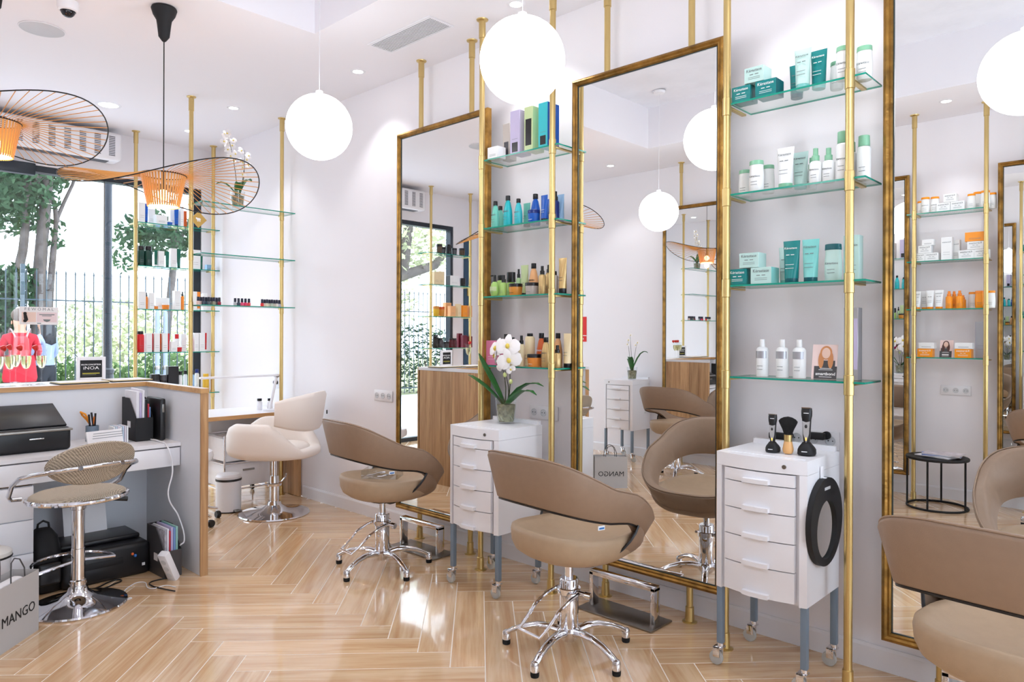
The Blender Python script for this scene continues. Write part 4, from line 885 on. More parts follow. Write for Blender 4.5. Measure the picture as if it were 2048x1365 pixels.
# ================================================================ barber tools on the right trolley
M_silver = mat('silver_plastic', (206, 208, 212), .25, .6)
def clipper(label, px, py, s, rz):
    p = at_Z(px, py, .925); t = thing('hair_clipper', label, 'hair clipper', (p.x, p.y, .9255), rz, 'hair clippers in charging stands')
    st_ = []
    for z, f_, oy in ((0, .95, .01), (.004, 1, .01), (.02, .98, .01), (.032, .82, .004), (.042, .6, 0), (.05, .45, 0)): st_.append([(lambda q: (q[0], q[1]+oy, z*s))(plan(2*pi*i/24, .036*f_*s, .046*f_*s, 2.6)) for i in range(24)])
    o = MB().rings(st_).build('charging_stand', M_blackm, t, ang=50); MB().box((-.004, -.0372*s, .016*s), (.022*s, .001, .003*s)).build('print_bar', M_wink, o)
    bd = []
    for z, w, d_ in ((.045, .6, .8), (.08, .78, 1), (.12, .86, 1), (.145, .95, 1.05), (.16, 1.1, 1.1), (.178, 1.12, 1.0), (.192, 1.05, .75)): bd.append([(lambda q: (q[0], q[1]+.004, z*s))(plan(2*pi*i/20, .019*w*s, .017*d_*s, 3)) for i in range(20)])
    MB().rings(bd).build('body', M_black, t, ang=50)
    fp_ = MB(); vs = [(0, -.0162*s, .05*s), (.0105*s, -.0168*s, .085*s), (.0145*s, -.017*s, .14*s), (.008*s, -.0175*s, .137*s), (0, -.0178*s, .135*s), (-.008*s, -.0175*s, .137*s), (-.0145*s, -.017*s, .14*s), (-.0105*s, -.0168*s, .085*s)]
    fp_.add([(x, y-.001, z) for x, y, z in vs]+[(x, y+.006, z) for x, y, z in vs], [tuple(range(8)), tuple(range(15, 7, -1))]+[(i, 8+i, 8+(i+1) % 8, (i+1) % 8) for i in range(8)]); fp_.build('face_plate', M_silver, t, ang=20)
    sw = MB(); sw.sphere((0, -.0185*s, .118*s), .0065*s, 12, 8, sc=(.8, .4, 1.2)); sw.build('switch', M_black, t)
    MB().box((0, -.0145*s, .194*s), (.036*s, .006, .004*s)).build('blade', M_chrome, t); MB().box((0, -.0155*s, .172*s), (.02*s, .001, .0025*s)).build('print_bar', M_wink, t); MB().box((0, -.0182*s, .066*s), (.004, .002, .012*s)).build('charge_light', mat('amber_light', (255, 200, 70), .4, emit=(255, 190, 60), estr=1.5), t)
clipper('smaller cordless hair clipper in a stand, left of the neck brush', 1545, 904, .82, R(14)); clipper('larger cordless hair clipper in a stand, right of the neck brush', 1613, 910, 1.0, R(14))
p = at_Z(1578, 907, .925); t = thing('neck_brush', 'black neck brush with wooden handle between two clippers', 'brush', (p.x, p.y-.01, .9255))
MB().lathe([(0, 0), (.016, 0), (.02, .006), (.022, .018), (.019, .036), (.016, .05), (0, .05)], n=24).build('handle', mat('beech_wood', (226, 172, 112), .4, var=.1), t); MB().lathe([(0, .05), (.016, .05), (.0165, .078), (0, .08)], n=24).build('ferrule', M_brass, t)
fb = []
for z, w, d_ in ((.078, .016, .014), (.1, .024, .016), (.125, .037, .018), (.134, .04, .018), (.143, .032, .015), (.15, .018, .01), (.153, .003, .003)): fb.append([(w*cos(2*pi*i/28), d_*sin(2*pi*i/28), z) for i in range(28)])
MB().rings(fb).build('bristles', mat('bristle', (18, 17, 18), .9, bump=1.0, bscale=300), t, ang=60)
for px, l in ((1566, 'black charger plug behind the smaller clipper'), (1640, 'black charger plug behind the larger clipper')):
    p = at_Y(px, 873, 3.255); t = thing('charger_plug', l, 'charger', (p.x, YN-.016, p.z), 0, 'charger plugs'); MB().box((-.02, -.03, 0), (.085, .032, .03), b=.006).build('adapter', M_blackm, t); MB().cyl((.02, -.014, .003), (.02, -.0005, .003), .018, n=16).build('plug_head', M_blackm, t)
# round hand mirror hanging on the trolley's side
t = thing('hand_mirror', 'round black barber mirror hanging on the right trolley', 'hand mirror', (-1.288+.1935, 2.995, .664), R(90))
b = MB(); out, inn = [], []
for i in range(48):
    a = 2*pi*i/48; out.append((.172*cos(a), .178*sin(a))); inn.append((.108*cos(a), .118*sin(a)-.032))
vs = [(x, y, z) for y in (-.022, 0) for x, z in out]+[(x, y, z) for y in (-.022, 0) for x, z in inn]; n = 48
fs = []
for i in range(n):
    j = (i+1) % n; fs += [(i, j, 2*n+j, 2*n+i), (n+i, 3*n+i, 3*n+j, n+j), (i, n+i, n+j, j), (2*n+i, 2*n+j, 3*n+j, 3*n+i)]
b.add(vs, fs); b.build('foam_frame', M_blackm, t, ang=30)
MB().add([(.11*cos(2*pi*i/48), -.012, .12*sin(2*pi*i/48)-.032) for i in range(48)]+[(.11*cos(2*pi*i/48), -.004, .12*sin(2*pi*i/48)-.032) for i in range(48)], [tuple(range(48)), tuple(range(95, 47, -1))]).build('mirror_glass', M_mirror, t)
MB().box((.0, -.0225, .135), (.06, .002, .012), b=.001).build('grip_slot', mat('slot_light', (196, 196, 200), .5), t)
t = thing('mirror_hook', 'small white hook above the round black barber mirror', 'hook', (-1.288+.1935, 2.985, .862), R(90)); h_ = MB(); h_.box((0, -.004, 0), (.03, .006, .05), b=.002); h_.box((0, -.012, -.022), (.02, .02, .006), b=.002); h_.build('hook', M_white, t)
# ================================================================ products
COL = {'teal': (18, 128, 128), 'dteal': (10, 92, 100), 'pteal': (190, 222, 216), 'lteal': (128, 206, 200), 'white': (238, 240, 240), 'mint': (196, 226, 206), 'gcap': (140, 198, 164), 'silver': (176, 176, 182),
       'cteal': (110, 196, 178), 'turq': (28, 184, 192), 'tq2': (60, 190, 200), 'blue': (24, 92, 190), 'navy': (20, 44, 120), 'pblue': (150, 190, 228), 'black': (26, 25, 28), 'green': (166, 204, 112), 'pgreen': (196, 214, 160), 'amber': (216, 146, 62), 'orange': (240, 150, 70), 'peach': (238, 178, 122), 'gold': (206, 176, 122), 'sgrey': (186, 178, 172), 'pink': (226, 130, 170), 'magenta': (196, 24, 110), 'cream': (238, 218, 176), 'rust': (206, 90, 34), 'lilac': (196, 186, 216), 'dgreen': (22, 62, 52), 'fgreen': (16, 104, 84), 'tube_orange': (244, 140, 40), 'red': (206, 34, 40), 'maroon': (110, 24, 44), 'brown': (84, 62, 44), 'yellow': (226, 180, 50), 'ltgreen': (178, 210, 160), 'wine': (86, 20, 30), 'skin': (236, 200, 182), 'dgrey': (72, 72, 78), 'oran': (246, 152, 32)}
def cm(k, rough=.3, metal=0):
    n = 'pack_'+k
    return MATS.get(n) or mat(n, COL[k], .28 if k not in ('gold', 'silver') else .3, .0 if k not in ('gold', 'silver') else .55)
def P(unit_z, x, y, rz, name, label, cat, grp): return thing(name, label, cat, (x, y, unit_z+.0008), rz, grp)
def p_box(t, w, d, h, c, side=None, txt=None, tc=None, band=None, ts=.2):
    MB().box((0, 0, h/2), (w, d, h), b=.0012, seg=1).build('carton', cm(c), t)
    if side: MB().box((w/2+.0004, 0, h/2), (.0008, d*.985, h*.985)).build('side_print', cm(side), t)
    if band: MB().box((0, -d/2-.0004, h*band[1]), (w*band[3], .0008, h*band[2])).build('front_band', cm(band[0]), t)
    if txt: text(txt, w*ts, tc or M_ink, t, (0, -d/2-.0006, h*.78))
    if txt and h < w*1.3:
        MB().box((-.012, -d/2-.0004, h*.52), (.016, .0008, .003)).build('print_mark', tc or M_ink, t); MB().box((.012, -d/2-.0004, h*.52), (.016, .0008, .003)).build('print_mark', tc or M_ink, t)
    for k in range(2): MB().box((0, -d/2-.0003, h*(.34-.1*k)), (w*.6, .0006, .0016)).build('print_line', tc or M_ink, t)
def p_tube(t, w, h, c, cap='dteal', txt=None, tc=None, caph=.018, mark=True):
    rc = w*.4; rs = []
    for u in (0, .1, .3, .55, .8, .94, 1.0):
        rx = rc*.98+(w/2-rc*.98)*u; ry = rc*.95*(1-u)**.8+.0012; z = caph+(h-caph)*u; rs.append([(rx*cos(2*pi*i/20), ry*sin(2*pi*i/20), z) for i in range(20)])
    MB().rings(rs).build('tube', cm(c), t, ang=50); MB().lathe([(0, 0), (rc*.9, 0), (rc*.95, .002), (rc*.95, caph), (0, caph)], n=20).build('cap', cm(cap), t)
    fy = lambda u: -(rc*.95*(1-u)**.8+.0022)
    if txt: text(txt, w*.19, tc or M_ink, t, (0, fy(.76)-.001, caph+(h-caph)*.8), rot=(R(80), 0, 0))
    if mark:
        for sx in (-1, 1): MB().box((sx*w*.14, fy(.6)-.002, caph+(h-caph)*.62), (w*.2, .0012, .003), rot=Matrix.Rotation(R(-8), 3, 'X')).build('print_mark', tc or M_ink, t)
    for k in range(2): MB().box((0, fy(.36-.1*k)-.0012, caph+(h-caph)*(.36-.1*k)), (w*.5, .001, .0016), rot=Matrix.Rotation(R(-8), 3, 'X')).build('print_line', tc or M_ink, t)
SHP = {'bath': [(.88, 0), (.93, .02), (1, .25), (1, .6), (.93, .8), (.9, 1)], 'cone': [(.93, 0), (1, .03), (1, .42), (.92, .62), (.62, .9), (.42, .98), (.4, 1)], 'can': [(.97, 0), (1, .02), (1, .93), (.8, .99), (.6, 1)], 'cyl': [(.95, 0), (1, .02), (1, .9), (.8, .97), (.45, 1)], 'round': [(.5, 0), (.8, .06), (1, .35), (.98, .6), (.7, .88), (.35, 1)]}
def p_bottle(t, r, h, c, cap='black', shape='cyl', capf=.16, capr=.5, txt=None, tc=None, sy=.85, lab=None, pump=False):
    hb = h*(1-capf); MB().lathe([(0, 0)]+[(r*a, hb*b) for a, b in SHP[shape]]+[(0, hb)], n=22, sy=sy).build('bottle', cm(c), t, ang=50)
    rc = r*capr; cp = MB().lathe([(0, hb), (rc*.97, hb), (rc, hb+.001), (rc*.96, h-.001), (rc*.9, h), (0, h)], n=18, sy=(sy if capr > .75 else 1)).build('cap', cm(cap), t)
    if pump: MB().box((-r*.45, 0, h-.004), (r*1.3, .009, .008), b=.002).build('nozzle', cm(cap), t)
    if lab:
        rs = [[(r*1.012*sin(a), -r*1.012*sy*cos(a), z) for a in [R(-62+12.4*i) for i in range(11)]] for z in (hb*lab[1], hb*lab[2])]; MB().rings(rs, closed=False).build('label_wrap', cm(lab[0]), t)
    if txt: text(txt, r*.42, tc or M_ink, t, (0, -r*sy*1.02, hb*.56), curve=r*1.05)
    for k in range(2):
        MB().box((0, -r*sy*1.01, hb*(.36-.11*k)), (r*.9, .0012, .0016)).build('print_line', tc or M_ink, t)
def p_jar(t, r, h, c, lid='black', txt=None, tc=None):
    MB().lathe([(0, 0), (r*.84, 0), (r*.88, .003), (r*.98, h*.72), (0, h*.72)], n=24).build('jar', cm(c), t, ang=50); MB().lathe([(0, h*.72), (r, h*.72), (r, h*.97), (r*.96, h), (0, h)], n=24).build('lid', cm(lid), t)
    if txt: text(txt, r*.3, tc or M_ink, t, (0, -r*.95, h*.45), curve=r)
    MB().box((0, -r*.92, h*.22), (r*.8, .002, .0016)).build('print_line', tc or M_ink, t)
def p_spray(t, r, h, c, cap='black', txt=None, tc=None, sy=1, capf=.36):
    hb = h*(1-capf); MB().lathe([(0, 0), (r*.95, 0), (r, .003), (r, hb*.9), (r*.7, hb*.98), (r*.5, hb), (0, hb)], n=18, sy=sy).build('bottle', cm(c), t, ang=50)
    MB().lathe([(0, hb), (r*.62, hb), (r*.62, hb+h*capf*.4), (r*.42, hb+h*capf*.46), (r*.4, h-.001), (0, h)], n=16).build('spray_cap', cm(cap), t)
    if txt: text(txt, r*.42, tc or M_ink, t, (0, -r*sy*1.02, hb*.6), curve=r*1.05)
    for k in range(2): MB().box((0, -r*sy*1.0, hb*(.36-.11*k)), (r*.9, .0012, .0014)).build('print_line', tc or M_ink, t)
NAMES = {'box': ('product_carton', 'carton'), 'tube': ('product_tube', 'tube'), 'bot': ('product_bottle', 'bottle'), 'jar': ('product_jar', 'jar'), 'spr': ('spray_bottle', 'spray bottle')}
def stock(rows, pos, where, rz, grp):
    """rows: (shelf, kind, place, depth, lift, kwargs, description); pos maps place+depth to room x, y"""
    for sh, kind, px, dep, lift, kw, desc in rows:
        x, y = pos(px, dep); nm, cat = NAMES[kind]; kw = dict(kw); tw = kw.pop('turn', 0)
        t = P((SHZ+[.82])[sh]+lift, x, y, rz+R(tw), nm, desc+' '+where[sh], cat, grp)
        {'box': p_box, 'tube': p_tube, 'bot': p_bottle, 'jar': p_jar, 'spr': p_spray}[kind](t, **kw)
D = dict; K = 'Kérastase'; RK = 'REDKEN'
wR = ['on top shelf above the clippers', 'on second shelf above the clippers', 'on third shelf above the clippers', 'on lowest shelf above the clippers']
FY, BY = 3.082, 3.172
posR = lambda px, d: (wx(px, d), d)
stock([
 (0, 'box', 1488, FY, 0, D(w=.086, d=.08, h=.07, c='teal', txt=K, tc=M_wink), 'teal carton with white print, leftmost'),
 (0, 'box', 1537, FY, 0, D(w=.094, d=.08, h=.072, c='teal', side='dteal', txt=K, tc=M_wink), 'teal carton with white print, second,'),
 (0, 'box', 1514, FY, .0735, D(w=.09, d=.08, h=.068, c='pteal', txt=K), 'pale green carton stacked on two teal cartons'),
 (0, 'tube', 1604, FY-.012, 0, D(w=.072, h=.172, c='pteal', cap='lteal', txt=K), 'pale green tube between two teal tubes'),
 (0, 'tube', 1636, FY+.03, 0, D(w=.07, h=.166, c='teal', cap='lteal', txt=K, tc=M_wink), 'teal tube right of the pale tube'),
 (0, 'tube', 1592, BY, 0, D(w=.066, h=.15, c='teal', cap='dteal'), 'teal tube half hidden behind the pale tube'),
 (0, 'bot', 1686, FY-.006, 0, D(r=.032, h=.138, c='white', cap='gcap', shape='bath', capf=.15, capr=.95, txt=K), 'white bottle with green cap beside the pole'),
 (0, 'bot', 1672, BY, 0, D(r=.028, h=.118, c='white', cap='gcap', shape='bath', capf=.15, capr=.95), 'small white bottle with green cap, rear,'),
 (0, 'bot', 1727, FY+.05, 0, D(r=.032, h=.138, c='white', cap='gcap', shape='bath', capf=.15, capr=.95, txt=K), 'white bottle with green cap, rightmost,'),
 (1, 'bot', 1489, BY-.03, 0, D(r=.029, h=.122, c='white', cap='gcap', shape='bath', capf=.14, capr=.95), 'white bottle with green cap, leftmost of three,'),
 (1, 'bot', 1512, FY-.012, 0, D(r=.033, h=.138, c='white', cap='gcap', shape='bath', capf=.14, capr=.95, txt=K), 'white bottle with green cap, front of three,'),
 (1, 'bot', 1535, BY-.035, 0, D(r=.029, h=.126, c='white', cap='gcap', shape='bath', capf=.14, capr=.95), 'white bottle with green cap, right of three,'),
 (1, 'tube', 1570, FY-.008, 0, D(w=.076, h=.176, c='white', cap='gcap', txt=K), 'tall white tube with green cap'),
 (1, 'tube', 1600, FY+.05, 0, D(w=.068, h=.16, c='pteal', cap='lteal', txt=K), 'pale green tube right of the white tube'),
 (1, 'spr', 1630, FY-.01, 0, D(r=.025, h=.15, c='white', cap='gcap', txt=K), 'white spray bottle with green nozzle, left one,'),
 (1, 'spr', 1622, BY+.01, 0, D(r=.022, h=.14, c='white', cap='gcap'), 'spray bottle mostly hidden at the rear'),
 (1, 'spr', 1656, FY, 0, D(r=.025, h=.145, c='white', cap='gcap', txt=K), 'white spray bottle with green nozzle, right one,'),
 (1, 'bot', 1685, FY-.01, 0, D(r=.027, h=.198, c='white', cap='gcap', shape='can', capf=.24, capr=.82, sy=1, txt=K), 'tall white mousse can with green cap, left one,'),
 (1, 'bot', 1699, BY, 0, D(r=.025, h=.175, c='white', cap='gcap', shape='can', capf=.24, capr=.82, sy=1), 'white mousse can behind the pole'),
 (1, 'bot', 1727, FY+.05, 0, D(r=.027, h=.182, c='white', cap='gcap', shape='can', capf=.24, capr=.82, sy=1), 'white mousse can with green cap, rightmost,'),
 (2, 'box', 1482, FY, 0, D(w=.086, d=.08, h=.07, c='teal', txt=K, tc=M_wink), 'teal carton, leftmost,'),
 (2, 'box', 1529, FY, 0, D(w=.094, d=.08, h=.072, c='pteal', side='lteal', txt=K), 'pale green carton with teal side'),
 (2, 'box', 1505, FY, .0735, D(w=.09, d=.08, h=.066, c='pteal', txt=K), 'pale green carton stacked on two cartons'),
 (2, 'tube', 1583, FY-.006, 0, D(w=.073, h=.18, c='teal', cap='dteal', txt=K, tc=M_wink), 'teal tube with dark cap'),
 (2, 'tube', 1572, BY, 0, D(w=.066, h=.166, c='pteal', cap='lteal'), 'pale tube hidden behind the teal tube'),
 (2, 'tube', 1621, FY-.006, 0, D(w=.072, h=.18, c='lteal', cap='dteal', txt=K), 'light turquoise tube with dark cap'),
 (2, 'bot', 1666, FY, 0, D(r=.034, h=.152, c='pteal', cap='dteal', shape='bath', capf=.16, capr=.98, txt=K), 'pale oval bottle with dark teal cap'),
 (2, 'box', 1706, BY-.03, 0, D(w=.062, d=.05, h=.188, c='pteal', txt=K), 'tall pale green carton behind the pole'),
 (3, 'bot', 1525, FY+.03, 0, D(r=.027, h=.166, c='white', cap='white', shape='cyl', capf=.2, capr=.42, sy=1, lab=('silver', .62, .86)), 'white bottle with grey label, left,'),
 (3, 'bot', 1565, FY+.03, 0, D(r=.027, h=.166, c='white', cap='white', shape='cyl', capf=.2, capr=.42, sy=1, lab=('silver', .62, .86)), 'white bottle with grey label, middle,'),
 (3, 'bot', 1599, FY+.03, 0, D(r=.027, h=.166, c='white', cap='white', shape='cyl', capf=.2, capr=.42, sy=1, lab=('silver', .62, .86)), 'white bottle with grey label, right,'),
 (3, 'box', 1706, BY-.03, 0, D(w=.056, d=.05, h=.3, c='silver', band=('lilac', .5, .7, .9)), 'tall silver carton behind the pole'),
], posR, wR, 0, 'hair products above the clippers')
# big K marks on the teal packs
def show_card(label, x, y, z, rz, hair, dress, txt):
    t = thing('photo_card', label, 'display card', (x, y, z+.0008), rz); a = R(-14); Mx = Matrix.Rotation(a, 3, 'X')
    b = lambda cx_, cz_, w, h, o, c, nm: MB().box(Mx @ Vector((cx_, -o, cz_)), (w, .0012, h), rot=Mx).build(nm, c, t)
    MB().box(Mx @ Vector((0, .001, .075)), (.1, .002, .15), rot=Mx).build('card', mat('card_pink', (240, 214, 208), .5), t); MB().box((0, .022, .03), (.03, .04, .002), rot=Matrix.Rotation(R(50), 3, 'X')).build('easel', M_paper, t)
    b(.005, .028, .09, .055, .001, mat('card_dark', (74, 72, 74), .5), 'dark_panel'); b(.012, .065, .06, .03, .0012, mat('card_dark', (74, 72, 74), .5), dress)
    for sx in (-.014, .024): MB().add([tuple(Mx @ Vector((sx+.011*cos(2*pi*i/16), -.0021, .082+.036*sin(2*pi*i/16)))) for i in range(16)], [tuple(range(16))]).build('hair_print', hair, t)
    k = MB(); k.sphere((0, 0, 0), .02, 14, 8, sc=(.85, .06, 1.2)); k.v = [tuple(Mx @ (Vector(v)+Vector((.005, -.0022, .112)))) for v in k.v]; k.build('face_print', mat('card_skin', COL['skin'], .6), t); MB().add([tuple(Mx @ Vector((.005+.024*cos(2*pi*i/20), -.0016, .114+.03*sin(2*pi*i/20)))) for i in range(20)], [tuple(range(20))]).build('hair_print', hair, t)
    if txt: text(txt, .018, M_wink, t, tuple(Mx @ Vector((.006, -.0022, .022))), rot=(R(76), 0, 0), bold=.0003)
    else: b(.006, .022, .05, .01, .0018, M_wink, 'print_bar')
    for zz, w_ in ((.046, .045), (.04, .055), (.009, .05)): b(.006, zz, w_, .0018, .0018, M_wink, 'print_bar')
    return t
M_blond = mat('card_blond', (206, 140, 90), .6); M_brun = mat('card_brown', (84, 54, 48), .6)
show_card('leaning photo card of a blond model above the clippers', wx(1650, 3.13), 3.115, SHZ[3], R(8), M_blond, 'jacket_print', 'smartbond')

wL = ['on top shelf above the orchid trolley', 'on second shelf above the orchid trolley', 'on third shelf above the orchid trolley', 'on lowest shelf above the orchid trolley']
FL, BL = 3.065, 3.165
stock([
 (0, 'box', 992, FL, 0, D(w=.085, d=.07, h=.07, c='white'), 'small white carton lying leftmost'),
 (0, 'box', 1018, BL-.02, 0, D(w=.06, d=.06, h=.22, c='sgrey', band=('dgrey', .3, .4, .6)), 'grey hair colour carton'),
 (0, 'box', 1040, FL+.02, 0, D(w=.075, d=.1, h=.25, c='lilac', band=('black', .15, .22, .6), side='lilac'), 'lilac hair colour carton with black label'),
 (0, 'box', 1067, FL+.02, 0, D(w=.064, d=.1, h=.25, c='pgreen', band=('black', .42, .6, .7), side='pgreen'), 'light green hair colour carton with dark panel'),
 (0, 'box', 1096, FL+.02, 0, D(w=.068, d=.1, h=.25, c='tq2', band=('black', .16, .2, .6), side='blue'), 'blue hair colour carton by the pole'),
 (1, 'bot', 990, FL-.005, 0, D(r=.027, h=.158, c='cteal', shape='cone', txt=RK), 'clear sea-green bottle with black cap, front left'),
 (1, 'bot', 1000, BL, 0, D(r=.026, h=.15, c='cteal', shape='cone'), 'sea-green bottle hidden behind another'),
 (1, 'bot', 1015, FL-.005, 0, D(r=.029, h=.178, c='turq', shape='cone', txt=RK), 'tall turquoise bottle with black cap'),
 (1, 'bot', 1036, FL-.005, 0, D(r=.026, h=.15, c='tq2', shape='cone', txt=RK), 'shorter turquoise bottle with black cap'),
 (1, 'tube', 1053, BL-.01, 0, D(w=.055, h=.14, c='cteal', cap='black', mark=False), 'sea-green tube behind the blue bottle'),
 (1, 'bot', 1070, BL-.01, 0, D(r=.031, h=.185, c='blue', shape='cone', txt=RK, tc=M_wink), 'tall blue bottle with black cap'),
 (1, 'jar', 1067, FL+.002, 0, D(r=.036, h=.07, c='blue', lid='navy', tc=M_wink), 'wide blue jar'),
 (1, 'tube', 1088, FL+.02, 0, D(w=.05, h=.152, c='blue', cap='black', tc=M_wink, mark=False), 'slim blue tube with black cap'),
 (1, 'tube', 1098, BL, 0, D(w=.05, h=.145, c='blue', cap='black', mark=False), 'blue tube behind the pole'),
 (1, 'spr', 1110, FL+.05, 0, D(r=.022, h=.17, c='navy', capf=.3), 'navy spray bottle right of the pole'),
 (1, 'tube', 1120, BL, 0, D(w=.055, h=.16, c='pblue', cap='blue', mark=False), 'pale blue tube at the right end'),
 (2, 'bot', 989, FL-.005, 0, D(r=.03, h=.128, c='green', shape='round', capf=.32, capr=.3, pump=True, lab=('pgreen', .35, .65)), 'round green pump bottle'),
 (2, 'spr', 1007, FL, 0, D(r=.021, h=.125, c='green'), 'small green spray bottle'),
 (2, 'bot', 1001, BL, 0, D(r=.026, h=.135, c='green', shape='cyl', capr=.8, capf=.22), 'green bottle with wide black cap, rear left'),
 (2, 'bot', 1022, BL-.005, 0, D(r=.03, h=.148, c='green', shape='cyl', capr=.98, capf=.4), 'green bottle with large dark cap'),
 (2, 'spr', 1037, BL, 0, D(r=.016, h=.165, c='ltgreen', capf=.32), 'slim green spray with black nozzle'),
 (2, 'tube', 1049, BL, 0, D(w=.06, h=.185, c='pgreen', cap='black', mark=False), 'tall pale green tube'),
 (2, 'jar', 1031, FL+.002, 0, D(r=.041, h=.068, c='amber', tc=M_print), 'amber jar with black lid'),
 (2, 'bot', 1067, BL-.008, 0, D(r=.031, h=.19, c='peach', shape='cone', txt=RK, tc=M_print), 'tall peach bottle with black cap'),
 (2, 'jar', 1064, FL+.002, 0, D(r=.041, h=.068, c='sgrey'), 'silver-grey jar with black lid'),
 (2, 'spr', 1084, FL, 0, D(r=.021, h=.16, c='gold', capf=.3), 'gold spray bottle with black nozzle'),
 (2, 'spr', 1097, BL-.005, 0, D(r=.02, h=.175, c='gold', capf=.26), 'gold spray bottle by the pole'),
 (2, 'bot', 1108, FL+.05, 0, D(r=.025, h=.13, c='sgrey', shape='cyl', capr=.6), 'silver bottle right of the pole'),
 (2, 'tube', 1125, FL+.05, 0, D(w=.058, h=.2, c='gold', cap='black', caph=.03, mark=False), 'tall gold tube with black cap'),
 (3, 'box', 989, FL+.01, 0, D(w=.082, d=.06, h=.146, c='pink', side='pink', tc=M_wink), 'pink carton behind the orchid flowers'),
 (3, 'bot', 1012, BL-.01, 0, D(r=.026, h=.185, c='magenta', shape='cone'), 'tall magenta bottle behind the orchid'),
 (3, 'bot', 1025, BL-.005, 0, D(r=.027, h=.165, c='magenta', shape='cone'), 'shorter magenta bottle behind the orchid'),
 (3, 'jar', 1025, FL+.005, 0, D(r=.036, h=.066, c='cream'), 'cream jar behind the orchid'),
 (3, 'spr', 1043, FL, 0, D(r=.02, h=.178, c='cream', capf=.28), 'cream spray bottle with black nozzle'),
 (3, 'bot', 1060, BL-.01, 0, D(r=.03, h=.19, c='cream', shape='can', capf=.09, capr=.6, sy=1), 'cream can with black cap'),
 (3, 'bot', 1083, BL-.008, 0, D(r=.031, h=.192, c='rust', shape='cone', txt='REDKEN', tc=M_wink), 'burnt orange bottle with black cap'),
 (3, 'jar', 1069, FL+.004, 0, D(r=.042, h=.072, c='orange', tc=M_wink), 'orange jar with black lid'),
 (3, 'bot', 1092, FL+.0, 0, D(r=.028, h=.168, c='gold', shape='cone', txt=RK), 'gold bottle left of the pole'),
 (3, 'bot', 1116, BL-.0, 0, D(r=.028, h=.192, c='peach', shape='cone'), 'peach bottle right of the pole'),
 (3, 'spr', 1115, FL+.02, 0, D(r=.022, h=.125, c='gold', capf=.34), 'small gold spray right of the pole'),
 (3, 'tube', 1135, FL+.055, 0, D(w=.055, h=.19, c='cream', cap='black', caph=.024, mark=False), 'tall cream tube with black cap'),
], posR, wL, 0, 'hair products above the orchid trolley')

